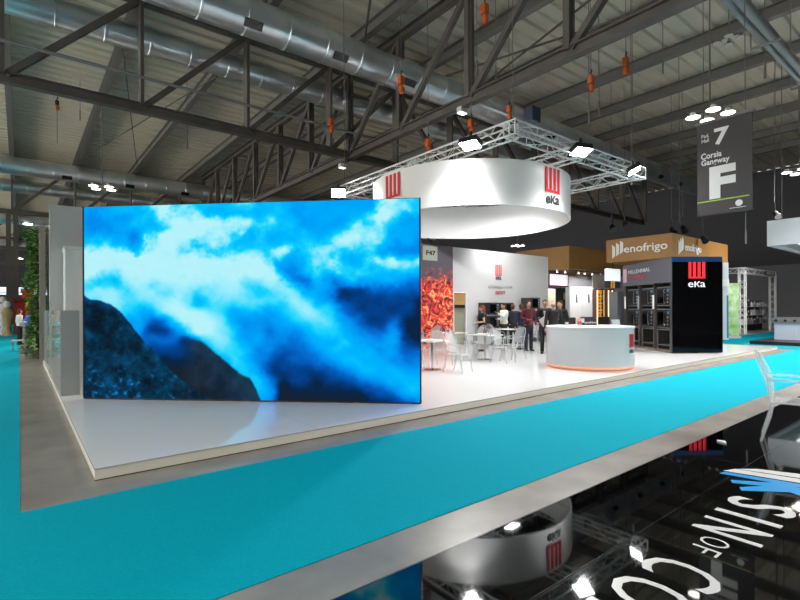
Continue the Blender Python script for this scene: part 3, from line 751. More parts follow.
# grey upright cabinet at the far end of tower
t = thing('upright_cabinet', 'tall grey upright cabinet at the far end of the display tower', 'cabinet', (19.2, 12.0, .12))
p = T0 + F*(TD+.75) + R*.16
t.location = (p.x, p.y, .12)
MB().obox(p + Z*1.25, R, Z, F, .5, 2.26, .8, .01).build('body', mat('slate_grey', '#6d7076', .4), t)
MB().obox(p + Z*1.25 - F*.41, R, Z, F, .46, 2.1, .03).build('door', mat('slate_door', '#5f6268', .35), t)
MB().tube([p - F*.42 + R*.18 + Z*1.0, p - F*.46 + R*.18 + Z*1.0, p - F*.46 + R*.18 + Z*1.5, p - F*.42 + R*.18 + Z*1.5], .012, 6).build('handle', CHROME, t)
# ovens against the back wall
def darken(o):
    for ch in o.children:
        if ch.name.startswith('body'): ch.data = ch.data.copy(); ch.data.materials[0] = mat('graphite', '#2b2c30', .35)
for i, (x, hs, txt) in enumerate([(15.95, (.85, 1.42), 'behind the woman in black'), (16.95, (.85, 1.42), 'behind the man in the pale shirt'), (18.9, (1.05, 1.66), 'right of the man in the maroon jumper'), (20.0, (.85,), 'nearest the end of the wall')]):
    r_ = dup(rk); place(r_, (x, 13.92, .12), 0, 'steel oven rack against the white back wall, ' + txt)
    r_.scale = (1, 1, (hs[0]-.12-.05)/.715)
    for j, z in enumerate(hs):
        o = dup(ov); o.scale = (.78, .78, .76); darken(o); place(o, (x, 13.92, z), 0, ('lower' if j == 0 else 'upper') + ' oven against the white back wall, ' + txt, 'ovens on the back wall')

# ------------------------------------------------------------------ tables and clear chairs
def table_proto():
    t = thing('cafe_table', 'x', 'table', (0, 0, 0))
    MB().box(-.4, .4, -.4, .4, .735, .765, .008).build('tabletop', WHITE, t)
    MB().tube([(0, 0, .03), (0, 0, .735)], .032, 14).build('pedestal', CHROME, t, smooth=True)
    MB().lathe((0, 0, 0), [(0, 0), (.24, 0), (.24, .012), (.05, .03), (0, .03)], 28).build('base', CHROME, t, smooth=True)
    MB().box(-.2, .2, -.2, .2, .72, .735).build('mount_plate', STEEL, t)
    return t
tp = table_proto(); 
tabs = [((8.34, 9.2), 'white square cafe table nearest the right edge of the video wall'), ((11.25, 9.98), 'white square cafe table in the middle of the lounge'),
        ((11.5, 11.7), 'white cafe table at the back of the lounge before the flame panel'), ((15.1, 12.2), 'white cafe table just in front of the standing group'), ((7.0, 12.4), 'white cafe table hidden behind the video wall')]
for i, ((x, y), lab) in enumerate(tabs):
    o = tp if i == 0 else dup(tp); place(o, (x, y, .12), .1, lab, 'white cafe tables')
def ghost_chair():
    """clear moulded armchair, front towards -y"""
    t = thing('clear_chair', 'x', 'chair', (0, 0, 0))
    MB().box(-.24, .24, -.24, .22, .435, .455, .009).build('seat', CLEAR, t)
    b = MB(); pts = []
    for i in range(7):
        k = i/6; pts.append((0, .20 + .13*k**1.4, .46 + .48*k))
    n = 20; b2 = MB(); prev = None; rows = []
    for i in range(9):
        k = i/8; z = .50 + .45*k; hw = .20*math.sin(PI*(.16 + .68*k))**.6 + .015; yy = .21 + .13*k**1.3
        rows.append([(x_ := -hw + 2*hw*j/8, yy - .05*(1-(x_/hw)**2)*0 + .04*(x_/.2)**2*-1, z) for j in range(9)])
    vs = [[b2.b.verts.new(p) for p in r_] for r_ in rows]; vo = [[b2.b.verts.new((p[0], p[1]+.012, p[2])) for p in r_] for r_ in rows]
    for i in range(8):
        for j in range(8):
            b2.b.faces.new((vs[i][j], vs[i][j+1], vs[i+1][j+1], vs[i+1][j])); b2.b.faces.new((vo[i][j], vo[i+1][j], vo[i+1][j+1], vo[i][j+1]))
    b2.build('backrest', CLEAR, t, smooth=True)
    for s in (-1, 1):
        MB().tube([(s*.20, .21, .45), (s*.215, .25, .62), (s*.205, .31, .82), (s*.15, .35, .95), (0, .36, .985)], .017, 8).build('back_frame', CLEAR, t, smooth=True)
        MB().tube([(s*.21, .27, .68), (s*.27, .15, .70), (s*.275, -.08, .69), (s*.26, -.16, .64), (s*.25, -.17, .45)], .016, 8).build('arm', CLEAR, t, smooth=True)
        MB().tube([(s*.225, .20, .45), (s*.225, .23, .28), (s*.235, .31, .0)], [.022, .020, .014], 8).build('leg', CLEAR, t, smooth=True)
        MB().tube([(s*.225, -.21, .45), (s*.23, -.22, .2), (s*.23, -.25, .0)], [.022, .018, .014], 8).build('leg', CLEAR, t, smooth=True)
    b = MB(); b.tube([(-.24, -.24, .445), (.24, -.24, .445), (.24, .22, .445), (-.24, .22, .445), (-.24, -.24, .445)], .014, 6); b.build('seat_rim', CLEAR, t)
    return t
gc = ghost_chair(); first = True
chairs = [((9.05, 9.6), 2.0, 'clear plastic armchair on the right of the table nearest the video wall'), ((8.3, 10.05), 3.3, 'clear plastic armchair behind the table nearest the video wall'), ((8.5, 8.4), .2, 'clear plastic armchair in front of the table nearest the video wall'),
          ((9.6, 11.0), 1.0, 'clear plastic armchair before the flame panel, left of the back table'), ((12.3, 11.4), 4.4, 'clear plastic armchair right of the back table'), ((11.4, 12.6), 3.1, 'clear plastic armchair behind the back table'),
          ((10.4, 10.3), 1.4, 'clear plastic armchair left of the middle table'), ((12.0, 9.5), 4.5, 'clear plastic armchair right of the middle table, nearest the counter'), ((11.0, 9.05), .1, 'clear plastic armchair in front of the middle table'),
          ((14.2, 12.0), 1.3, 'clear plastic armchair left of the table by the standing group'), ((15.9, 11.8), 4.6, 'clear plastic armchair right of the table by the standing group')]
for (x, y), a, lab in chairs:
    o = gc if first else dup(gc); first = False
    place(o, (x, y, .12), a, lab, 'clear chairs in the lounge')
# the near clear chair at the right edge
o = dup(gc); place(o, (7.545, 1.63, .03), 0, 'large clear plastic armchair on the black floor at the right edge', 'near chair')
o.rotation_euler = (0, 0, math.radians(13)); o.scale = (1.10, 1.08, 1.12)
# solid white chair shell
t = thing('white_chair', 'solid white moulded chair at the middle lounge table', 'chair', (11.9, 10.75, .12))
b = MB(); b.obox((11.9, 10.6, .70), R, Z, F, .44, .36, .03, .014); b.build('backrest', WHITE, t)
MB().obox((12.0, 10.78, .57), R, Z, F, .44, .03, .42, .012).build('seat', WHITE, t)
for s in (-1, 1):
    for q in (-1, 1):
        p = Vector((12.0, 10.78, 0)); MB().tube([p + R*s*.16 + F*q*.16 + Z*.56, p + R*s*.21 + F*q*.2 + Z*.12], .012, 6).build('leg', CHROME, t)

# ------------------------------------------------------------------ people
def person(pos, face, label, top='#222', legs='#1a1a1e', hair='#2a1c14', skin=SKIN, h=1.76, arms='down', coat=True, shirt=None, holds=None, bald=False, z0=.12, skirt=False, bare_arms=False, lean=0.):
    s = h/1.76; px, py = pos
    fx, fy = math.cos(face), math.sin(face)
    f = Vector((fx, fy, 0)); r = Vector((fy, -fx, 0))      # facing and the person's right
    def P(a, b_, c): return Vector((px, py, z0)) + r*(a*s) + f*(b_*s) + Z*(c*s)
    t = thing('person', label, 'person', (px, py, z0))
    def limb(b, pts, rad, n=10): b.tube([P(*p) for p in pts], [(q*s if not isinstance(q, tuple) else (q[0]*s, q[1]*s)) for q in rad], n)
    rotm = Matrix.Rotation(math.atan2(fy, fx) - PI/2, 4, 'Z')
    def ell(b, c, rx, ry, rz): b.ell(P(*c), rx*s, ry*s, rz*s, 14, 10, rotm)
    # arm poses for (right, left): shoulder, elbow, wrist, finger direction
    AP = {'down': ((.19, 0, 1.43), (.25, -.03, 1.14), (.25, .06, .88), (0, .15, -1)),
          'bent': ((.19, 0, 1.43), (.25, -.04, 1.15), (.13, .23, 1.10), (-.5, .85, .1)),
          'hold': ((.19, 0, 1.43), (.26, -.02, 1.14), (.10, .26, 1.02), (-.4, .9, -.1)),
          'raise': ((.19, 0, 1.43), (.24, .18, 1.24), (.16, .40, 1.36), (0, .9, .4))}
    ar = arms if isinstance(arms, tuple) else (arms, arms)
    b = MB()
    limb(b, [(0, 0, .86), (0, .01, 1.0), (0, .01, 1.12), (0, 0, 1.28), (0, -.01, 1.42), (0, -.01, 1.47)], [(.15, .11), (.155, .11), (.13, .095), (.165, .11), (.175, .09), (.07, .06)], 14)
    limb(b, [(0, -.01, 1.40), (0, .0, 1.50), (0, .02, 1.58)], [.062, .053, .052])
    ell(b, (0, .03, 1.645), .076, .095, .115); ell(b, (0, .055, 1.585), .055, .06, .05)
    ell(b, (0, .125, 1.635), .014, .022, .026)
    ell(b, (.03, .112, 1.655), .016, .012, .011); ell(b, (-.03, .112, 1.655), .016, .012, .011); ell(b, (0, .117, 1.592), .025, .012, .009)
    for sd in (1, -1): ell(b, (sd*.078, .02, 1.635), .010, .02, .032)
    for k, sd in ((0, 1), (1, -1)):
        sh, el, wr, fd = AP[ar[k]]
        m = lambda q: (q[0]*sd, q[1], q[2])
        limb(b, [(.10*sd, 0, 1.43), m(sh), tuple((a+c)/2 for a, c in zip(m(sh), m(el))), m(el), tuple((a+c)/2 for a, c in zip(m(el), m(wr))), m(wr)], [.055, .056, .048, .041, .038, .026])
        w = Vector(m(wr)); d = Vector(m(fd)).normalized(); sdv = d.cross(Z).normalized() if abs(d.z) < .9 else Vector((0, 1, 0)); nn = d.cross(sdv)
        limb(b, [tuple(w), tuple(w + d*.05), tuple(w + d*.09)], [(.024, .02), (.036, .017), (.038, .015)])
        for i, ln in enumerate((.060, .072, .066, .052)):
            o_ = w + d*.085 + sdv*(i-1.5)*.020; limb(b, [tuple(o_), tuple(o_ + d*ln*.55), tuple(o_ + d*ln*.95 - nn*ln*.25)], [.010, .009, .008], 6)
        o_ = w + d*.035 - sdv*.03; limb(b, [tuple(o_), tuple(o_ + d*.035 - sdv*.025), tuple(o_ + d*.065 - sdv*.025)], [.012, .011, .009], 6)
        limb(b, [(.085*sd, 0, .92), (.09*sd, .01, .5), (.095*sd, -.01, .1)], [.085, .052, .038])
        limb(b, [(.095*sd, -.04, .05), (.10*sd, .05, .045), (.105*sd, .15, .03)], [.036, .036, .026])
    b.build('body', skin, t, remesh=.0115*s, sm=2)
    # upper garment with sleeves
    b = MB(); hem = .78 if coat else .93
    limb(b, [(0, 0, hem), (0, .01, hem+.1), (0, .01, 1.12), (0, 0, 1.28), (0, -.01, 1.42), (0, -.01, 1.475)], [(.185, .135), (.18, .13), (.155, .118), (.19, .132), (.195, .11), (.085, .075)], 16)
    for k, sd in ((0, 1), (1, -1)):
        sh, el, wr, fd = AP[ar[k]]; m = lambda q: (q[0]*sd, q[1], q[2]); mid_ = lambda p_, q_, a_: tuple(a + (c-a)*a_ for a, c in zip(p_, q_))
        if bare_arms: limb(b, [(.10*sd, 0, 1.43), m(sh), mid_(m(sh), m(el), .5)], [.066, .069, .062])
        else: limb(b, [(.10*sd, 0, 1.43), m(sh), mid_(m(sh), m(el), .5), m(el), mid_(m(el), m(wr), .5), mid_(m(el), m(wr), .93)], [.066, .069, .060, .053, .048, .040])
    b.build('jacket' if coat else 'shirt', mat('cloth_'+top, top, .8), t, remesh=.016*s, sm=2)
    if shirt:
        MB().poly([P(-.045, .125, 1.40), P(.045, .125, 1.40), P(.012, .14, 1.12), P(-.012, .14, 1.12)], .012, f).build('shirt_front', mat('cloth_'+shirt, shirt, .7), t)
    b = MB()
    if skirt: limb(b, [(0, 0, .55), (0, 0, .8), (0, .01, .98)], [(.165, .13), (.18, .135), (.15, .11)], 16)
    else:
        limb(b, [(0, 0, .84), (0, .01, .99)], [(.165, .125), (.155, .115)], 14)
        for sd in (1, -1): limb(b, [(.085*sd, 0, .90), (.09*sd, .012, .5), (.095*sd, -.005, .07)], [.098, .070, .062], 12)
    b.build('skirt' if skirt else 'trousers', mat('cloth_'+legs, legs, .8), t, remesh=.016*s, sm=2)
    for sd in (1, -1):
        b = MB(); limb(b, [(.095*sd, -.07, .042), (.10*sd, .03, .045), (.107*sd, .13, .03), (.108*sd, .19, .022)], [(.043, .042), (.046, .045), (.045, .030), (.025, .020)]); b.build('shoe', BLACK, t, smooth=True)
    b = MB()
    if bald: ell(b, (0, -.035, 1.63), .079, .055, .06)
    else:
        ell(b, (0, .012, 1.685), .084, .098, .09); ell(b, (0, -.03, 1.635), .083, .075, .10)
        if skirt: ell(b, (0, -.05, 1.57), .085, .06, .13)
    b.build('hair', mat('hair_'+hair, hair, .7), t, remesh=.012*s, sm=1)
    return t, P
def toward(ax, ay, bx, by): return math.atan2(by-ay, bx-ax)
def ground(u, d): p = F*d + R*((u-400)/480.5*d); return (p.x, p.y)
ppl = {}
def pp_(key, u, d, turn, label, **k):
    pos = ground(u, d); ang = math.atan2(-F.y, -F.x) + math.radians(turn)    # turn 0 faces the viewer, + turns to the picture's right
    ppl[key] = person(pos, ang, label, **k)
pp_('a', 482.5, 17.6, -95, 'woman in black short-sleeved top and skirt standing left of the group, facing left', top='#1b1a1d', legs='#1c1a1e', hair='#7a3a1e', skin=SKIN_L, h=1.68, arms='bent', coat=False, skirt=True, bare_arms=True)
pp_('b', 504, 19.7, -70, 'person in a pale shirt and black trousers holding something up', top='#dfe3e0', legs='#17171a', hair='#2c2018', h=1.78, arms=('bent', 'raise'), coat=False)
pp_('c', 513, 19.8, 160, 'person in a black suit seen from behind, left of the navy jacket', top='#1d2026', legs='#1b1c20', hair='#5a3424', h=1.74)
pp_('d', 521.5, 18.2, -160, 'person in a navy jacket and grey trousers seen from behind', top='#1f2440', legs='#5c6068', hair='#3c241c', h=1.72)
pp_('e', 528.5, 17.7, 10, 'man in a dark maroon jumper and navy trousers facing the aisle', top='#5a1f2b', legs='#1b1d2c', hair='#33221a', h=1.84, coat=False, arms=('bent', 'down'))
p_, PF = None, None
pp_('f', 545.0, 16.6, -18, 'man in a black suit holding white papers behind the counter', top='#17181c', legs='#202226', hair='#2a1d18', h=1.86, shirt='#c9c4c0', arms=('hold', 'hold'))
pp_('g', 553.5, 15.9, 175, 'bald man in a black suit seen from behind beside the papers', top='#141619', legs='#17181b', hair='#8a7a6c', h=1.80, bald=True, skin=SKIN_L)
pp_('h', 560.0, 16.7, -40, 'man in a black suit and pale blue collar, rightmost of the group', top='#15171b', legs='#17181b', hair='#3a2218', h=1.82, shirt='#9db4cc')
tt_, P = ppl['f']
pc_ = P(.02, .34, 1.06); fdir = (P(0, 1, 0) - P(0, 0, 0)).normalized()
tag(MB().obox(pc_, R*.8+Z*.5, Z*.8-R*.5, F, .26, .30, .012).build('paper_sheet', PAPER), 'white papers held by the man in the black suit', 'paper')
def far_person(u, d, turn, label, **k):
    pos = ground(u, d); ang = math.atan2(-F.y, -F.x) + math.radians(turn); person(pos, ang, label, z0=.008, **k)
far_person(19.5, 23.5, 150, 'person in a white shirt and black trousers walking down the left aisle', top='#e3dedd', legs='#141416', hair='#5a2420', h=1.74, coat=False, arms=('bent', 'down'))
far_person(28, 24.5, 150, 'person in a blue top and dark trousers beside the plant column', top='#2468c8', legs='#2b2430', hair='#a4442a', h=1.66, coat=False)

# ------------------------------------------------------------------ far left stands
def far_stand(x, y, w, h, m, label, extra=None, cat='stand'):
    t = thing('exhibition_booth', label, cat, (x, y, 0))
    MB().box(x-w/2, x+w/2, y, y+2.5, .01, h).build('booth_wall', m, t)
    MB().box(x-w/2-.1, x+w/2+.1, y-.3, y+2.6, h, h+.25).build('booth_header', extra or DARK, t)
    MB().box(x-w/2+.3, x-w/2+1.4, y-.9, y-.4, .01, 1.05).build('booth_counter', WHITE_MATT, t)
    return t
x, y = ground(10, 66); far_stand(x, y, 12, 3.6, mat('charcoal_wall', '#4a4952', .7), 'dark distant exhibition booth at the end of the left aisle')
x, y = ground(27.5, 40); far_stand(x, y, .7, 3.2, mat('orange_wall', '#e8641c', .6), 'narrow orange booth panel behind the walking pair', mat('orange_wall2', '#e07028', .6))
x, y = ground(20, 34); far_stand(x, y, .6, 2.3, mat('red_wall', '#b0201e', .6), 'dark red booth panel left of the orange one', mat('red_wall2', '#7a1815', .6))
# white and tan display mannequins/plants on the left edge
for i, (u, d, z, c_, lab) in enumerate([(3, 33, 2.0, '#e6e6ea', 'pale round-topped display piece at the left picture edge'), (7, 32, 1.7, '#b59a6a', 'tan display piece just right of the pale one at the left edge')]):
    x, y = ground(u, d)
    t = thing('display_piece', lab, 'display', (x, y, 0))
    MB().lathe((x, y, .008), [(0, 0), (.3, 0), (.22, .1), (.12, .5), (.26, z*.75), (.34, z*.9), (.2, z*1.06), (0, z*1.1)], 18).build('body', mat('disp'+str(i), c_, .5), t, smooth=True)
    MB().lathe((x, y, z*1.1), [(0, 0), (.15, .05), (.22, .25), (.12, .42), (0, .46)], 16).build('head', WHITE_MATT, t, smooth=True)
t = thing('side_bench', 'small low table behind the lamp post by the walking pair', 'table', (0, 0, 0))
x, y = ground(25, 20.2); t.location = (x, y, 0)
MB().box(x-.45, x+.45, y-.25, y+.25, .42, .46).build('top', GREYW, t)
for sx in (-.4, .4):
    for sy in (-.2, .2): MB().box(x+sx-.02, x+sx+.02, y+sy-.02, y+sy+.02, .008, .42).build('leg', mat('tan_wood', '#a8814e', .5), t)

# ------------------------------------------------------------------ hall banner
bn = thing('hall_banner', 'dark hanging banner marked with a big F and number 7 over the aisle', 'banner', (12.5, 3.96, 3.84))
bnm = mat('banner_cloth', '#413d3f', .7)
MB().box(12.5, 12.53, 3.42, 4.50, 3.84, 5.95).build('banner_cloth', bnm, bn)
MB().box(12.47, 12.56, 3.38, 4.54, 5.95, 6.0).build('top_rail', STEEL2, bn)
MB().box(12.49, 12.54, 3.40, 4.52, 3.82, 3.845).build('bottom_rail', BLACK, bn)
for yy in (3.55, 4.37): MB().tube([(12.515, yy, 6.0), (12.515, yy, ROOF-.55)], .01, 4).build('cable', STEEL2, bn)
BW = mat('banner_white', '#e2e2e2', .5)
bl = -Y
def bt(s, y, z, h, w, bold=.02): text('banner_letter', s, (12.499, y, z), bl, Z, h, BW, bn, bold, w, .004)
bt('7', 4.00, 5.59, .38, .30, .03)
bt('Pad.', 4.33, 5.67, .085, .16, .01); bt('Hall', 4.33, 5.56, .085, .15, .01)
bt('Corsia', 4.21, 5.20, .14, .42, .02); bt('Gangway', 4.13, 5.03, .17, .57, .02)
bt('F', 3.99, 4.55, .74, .52, .05)
MB().box(12.494, 12.5, 3.48, 4.50, 4.13, 4.155).build('green_line', mat('lime_line', '#9bc53a', .5), bn)
MB().tube([(12.494, 3.67, 4.01), (12.5, 3.67, 4.01)], .07, 20).build('banner_emblem', BW, bn)
MB().box(12.494, 12.5, 3.54, 3.85, 3.905, 3.918).build('banner_emblem_line', BW, bn)

# ------------------------------------------------------------------ brown fascia stands behind
e1 = thing('fascia_canopy', 'brown fascia with a white brand name above the display tower', 'stand canopy', (24.2, 9.8, 0))
b = MB(); b.box(24.2, 31.5, 9.8, 9.95, 4.06, 5.22); b.box(24.2, 24.35, 9.95, 12.9, 4.06, 5.22); b.box(31.35, 31.5, 9.95, 12.9, 4.06, 5.22); b.box(24.2, 31.5, 12.9, 13.05, 4.06, 5.22)
b.build('fascia', BROWN, e1)
MB().box(24.36, 31.34, 9.96, 12.89, 4.1, 4.18).build('soffit', BROWN_D, e1)
WL = mat('letter_white', '#f4f4f2', .5)
text('fascia_letters', 'enofrigo', (24.185, 11.05, 4.62), -Y, Z, .52, WL, e1, .012, 2.1, .02)
text('fascia_letters', 'enofrigo', (26.6, 9.785, 4.62), X, Z, .5, WL, e1, .012, 2.0, .02)
for (o, r_) in (((24.185, 12.42, 4.66), -Y), ((25.15, 9.785, 4.66), X)):
    o = Vector(o)
    b = MB()
    for k in range(3):
        q = o + r_*(-.3+k*.21); b.poly([q - Z*(.42-.10*k), q + r_*.16 - Z*(.30-.10*k), q + r_*.16 + Z*(.16+.10*k), q + Z*(.30+.08*k)], .02, r_.cross(Z))
    b.build('fascia_emblem', WL, e1)
for x, y in ((24.4, 10.0), (31.2, 10.0), (31.2, 12.8)): MB().box(x-.1, x+.1, y-.1, y+.1, .02, 4.06).build('support_post', GREYW, e1)
e2 = thing('fascia_canopy', 'plain brown fascia behind the white back wall, left of the lettered one', 'stand canopy', (24.3, 15.3, 0))
b = MB(); b.box(24.3, 34, 15.3, 15.45, 3.9, 5.2); b.box(24.3, 24.45, 15.45, 19.0, 3.9, 5.2); b.box(24.45, 34, 18.85, 19.0, 3.9, 5.2)
b.build('fascia', BROWN, e2)
MB().box(24.46, 33.9, 15.46, 18.84, 3.95, 4.05).build('soffit', BROWN_D, e2)
for x, y in ((24.4, 18.9), (33.9, 15.4), (33.9, 18.9)): MB().box(x-.1, x+.1, y-.1, y+.1, .02, 3.9).build('support_post', GREYW, e2)
# track spots below the second canopy
b = MB(); b.box(24.6, 33, 15.2, 15.24, 3.78, 3.82)
tr = tag(b.build('light_track', BLACK), 'black track carrying small spots below the plain brown fascia', 'light track')
for i, u in enumerate((557, 565, 578.5, 584.5, 592, 601)):
    d = 15.2/(.7837-.6211*(u-400)/480.5); x = .6211*d + .7837*(u-400)/480.5*d
    t = thing('track_spot', 'small lit spot on the black track under the plain fascia', 'spotlight', (x, 15.22, 3.7), 'spots on the track')
    MB().tube([(x, 15.22, 3.78), (x, 15.18, 3.66)], [.03, .045], 10).build('housing', WHITE_MATT, t, smooth=True)
    MB().tube([(x, 15.18, 3.66), (x, 15.178, 3.65)], .04, 10).build('lens', LAMP, t)
    if i % 2:
        L = bpy.data.lights.new('track_spot_beam', 'SPOT'); L.energy = 260; L.spot_size = math.radians(110); L.spot_blend = .8; L.shadow_soft_size = .06
        q = bpy.data.objects.new('track_spot_beam', L); C.objects.link(q); q.location = (x, 15.16, 3.6); q.rotation_euler = Vector((.45, .5, -.75)).to_track_quat('-Z', 'Y').to_euler()
def plane_at_y(u, v, y):
    d = y/(.7837-.6211*(u-400)/480.5); h0 = 308.5-.0091*(u-400)
    return .6211*d + .7837*(u-400)/480.5*d, 1.7+(h0-v)*d/480.5
def ubox(name, label, cat, u0, u1, v0, v1, y, dep, m):
    x0, z1 = plane_at_y(u0, v0, y); x1, _ = plane_at_y(u1, v0, y); um = (u0+u1)/2
    _, z1 = plane_at_y(um, v0, y); _, z0 = plane_at_y(um, v1, y)
    return x0, x1, y, max(z0, .01), z1
# rear stand contents
x0, x1, y, z0, z1 = ubox(0, 0, 0, 549.5, 568, 273, 286.5, 17.0, 0, 0)
t = thing('display_screen', 'bright pink-white screen hanging beyond the right end of the back wall', 'screen', (x0, y, z0))
MB().box(x0, x1, y, y+.08, z0, z1).build('bezel', mat('maroon_bezel', '#5a1030', .4), t)
pmt = mat('screen_glow', '#ffffff', .5, emit='#e9d9ea', es=.95)
MB().box(x0+.05, x1-.05, y-.01, y, z0+.12, z1-.05).build('display', pmt, t)
MB().tube([((x0+x1)/2, y+.04, z1), ((x0+x1)/2, y+.04, 3.95)], .03, 6).build('hanger', BLACK, t)
x0, x1, y, z0, z1 = ubox(0, 0, 0, 547, 571, 287, 340, 18.5, 0, 0)
tag(MB().box(x0, x1, y, y+.1, .01, z1).build('exhibition_partition', mat('dark_booth', '#2a2a2c', .6)), 'dark panel below the bright hanging screen', 'panel')
x0, x1, y, z0, z1 = ubox(0, 0, 0, 548, 555.5, 288, 340, 16.2, 0, 0)
tag(MB().box(x0, x1, y, y+.1, .01, z1).build('exhibition_partition', mat('cream_panel', '#cfc5a8', .5)), 'narrow cream panel at the right end of the white back wall', 'panel')
x0, x1, y, z0, z1 = ubox(0, 0, 0, 564, 569, 292, 299, 18.3, 0, 0)
tag(MB().box(x0, x1, y, y+.05, z0, z1).build('green_sign', mat('green_sign', '#7d9a48', .5)), 'small green sign on the dark panel', 'sign')
def fbox(u0, u1, v0, v1, d):
    """frame of a box facing the stand's visitors: centre, width, bottom, top"""
    um = (u0+u1)/2; p = F*d + R*((um-400)/480.5*d); h0 = 308.5-.0091*(um-400)
    return p, (u1-u0)*d/480.5, 1.7+(h0-v1)*d/480.5, 1.7+(h0-v0)*d/480.5
p, w, z0, z1 = fbox(568, 594, 274.5, 286.5, 29.3)
tag(MB().obox(p+Z*(z0+z1)/2, R, Z, F, w, z1-z0, .1).build('header_board', mat('booth_grey', '#6c6a6c', .5)), 'grey header board above the white fridge doors', 'board')
p, w, z0, z1 = fbox(570, 594, 286, 330, 28.4)
t = thing('tall_fridge', 'pair of tall white fridge doors with black handles behind the counter', 'fridge', (p.x, p.y, .01))
MB().obox(p+F*.4+Z*(z1/2+.01), R, Z, F, w, z1-.02, .74).build('body', GREYW, t)
for sd in (-1, 1):
    d_ = MB().obox(p+R*sd*w/4+Z*(z1/2+.03), R, Z, F, w/2-.012, z1-.08, .05, .006).build('door', WHITE_MATT, t)
    MB().obox(p+R*(sd*w/4+.03)-F*.05+Z*2.25, R, Z, F, .06, .5, .05).build('handle', BLACK, d_)
p, w, z0, z1 = fbox(592.5, 609, 274, 287.5, 28.0)
tag(MB().obox(p+Z*(z0+z1)/2, R, Z, F, w, z1-z0, .1).build('header_board', mat('booth_warm_grey', '#9a9087', .5)), 'warm grey header board above the lit wine cabinets', 'board')
def wine_cab(u0, u1, d, label):
    p, w, _, z1 = fbox(u0, u1, 288, 330, d)
    t = thing('wine_cabinet', label, 'cabinet', (p.x, p.y, .01)); q = lambda a, b_, z: p + R*a + F*b_ + Z*z
    b = MB(); b.obox(q(0, .5, z1/2+.01), R, Z, F, w, z1-.02, .04)
    for sd in (-1, 1): b.obox(q(sd*(w/2-.025), .24, z1/2+.01), R, Z, F, .05, z1-.02, .48)
    b.obox(q(0, .24, z1-.03), R, Z, F, w-.1, .06, .48); b.obox(q(0, .24, .32), R, Z, F, w-.1, .62, .48)
    b.build('body', mat('reddish_wood', '#5a2a1c', .5), t)
    for sd in (-1, 1): MB().obox(q(sd*(w/2-.08), .03, (z1+.65)/2), R, Z, F, .05, z1-.8, .03).build('light_strip', mat('warm_strip', '#fff0c0', .5, emit='#ffe0a0', es=2.2), t)
    MB().obox(q(0, .46, (z1+.6)/2), R, Z, F, w-.12, z1-.72, .03).build('lit_back', mat('amber_back', '#ffc060', .5, emit='#e09a30', es=.8), t)
    nb = max(2, int((w-.2)/.11))
    for k in range(5):
        zz = .66+k*(z1-.8)/5; MB().obox(q(0, .26, zz-.012), R, Z, F, w-.1, .02, .36).build('shelf', INOX, t)
        for j in range(nb):
            c_ = q(-(w-.3)/2+j*(w-.3)/(nb-1), .24, zz)
            bb = thing('wine_bottle', ('bottle on the %s of the ' % ['bottom shelf', 'second shelf', 'middle shelf', 'fourth shelf', 'top shelf'][k]) + label.split(',')[0], 'bottle', c_, 'wine bottles on the %s, ' % ['bottom shelf', 'second shelf', 'middle shelf', 'fourth shelf', 'top shelf'][k] + label)
            MB().lathe(c_, [(0, 0), (.04, 0), (.04, .2), (.015, .27), (.015, .32), (0, .32)], 10).build('glass', mat('bottle_green', '#3a4a1c', .2) if (j+k) % 2 else mat('bottle_gold', '#b08a30', .2), bb, smooth=True)
            MB().lathe(c_ + Z*.06, [(.0412, 0), (.0412, .09)], 10).build('label', PAPER, bb)
wine_cab(596, 606, 27.6, 'left lit wine cabinet, full of bottles')
wine_cab(607.2, 614, 27.2, 'right lit wine cabinet, half hidden by the grey upright cabinet')
x0, x1, y, z0, z1 = ubox(0, 0, 0, 608.5, 620.5, 268, 280, 12.75, 0, 0)
t = thing('light_box', 'bright white light box above a dark picture, left of the display tower', 'light box', (x0, y, z0))
MB().box(x0, x1, y, y+.2, z0, z1).build('lit_face', mat('lightbox_glow', '#ffffff', .5, emit='#dbe8ff', es=.9), t)
x0, x1, y, z0, z1 = ubox(0, 0, 0, 608.5, 620.5, 280, 287, 12.75, 0, 0)
MB().box(x0, x1, y, y+.2, z0, z1).build('dark_picture', mat('navy_board', '#20243a', .4), t)
b = MB()
for k in (.25, .45): b.box(x0+k*(x1-x0)-.06, x0+k*(x1-x0)+.06, y-.02, y, z0, z1)
b.build('yellow_bar', mat('yellow_glow', '#d8a020', .5, emit='#d8a020', es=.5), t)
MB().tube([((x0+x1)/2, y+.1, 4.08), ((x0+x1)/2, y+.1, z0)], .03, 6).build('hanger', BLACK, t)
# low dark furniture behind the counter
for i, (u, d, w) in enumerate([(566, 20.4, .74), (584, 21, .74), (602, 21.5, .74)]):
    x, y = ground(u, d); t = thing('dark_armchair', 'dark brown armchair beyond the reception counter, number of places from the left: ' + 'x', 'chair', (x, y, .12))
    t['label'] = ['leftmost', 'middle', 'rightmost'][i] + ' of the dark brown armchairs beyond the reception counter'
    t['group'] = 'dark armchairs beyond the counter'
    m_ = mat('dark_brown_leather', '#2c211f', .5)
    MB().obox(Vector((x, y, .45)), R, Z, F, w*.8, .3, .6, .04).build('seat', m_, t)
    MB().obox(Vector((x, y, .85))-F*.28, R, Z, F, w*.8, .9, .14, .04).build('backrest', m_, t)
    for s in (-1, 1): MB().obox(Vector((x, y, .55))+R*s*w*.42, R, Z, F, .12, .55, .6, .03).build('arm', m_, t)
    MB().obox(Vector((x, y, .21)), R, Z, F, w*.7, .18, .5).build('base', BLACK, t)

# ------------------------------------------------------------------ right side stands
def at_d(u, v, d): return ctr(u, v, d)
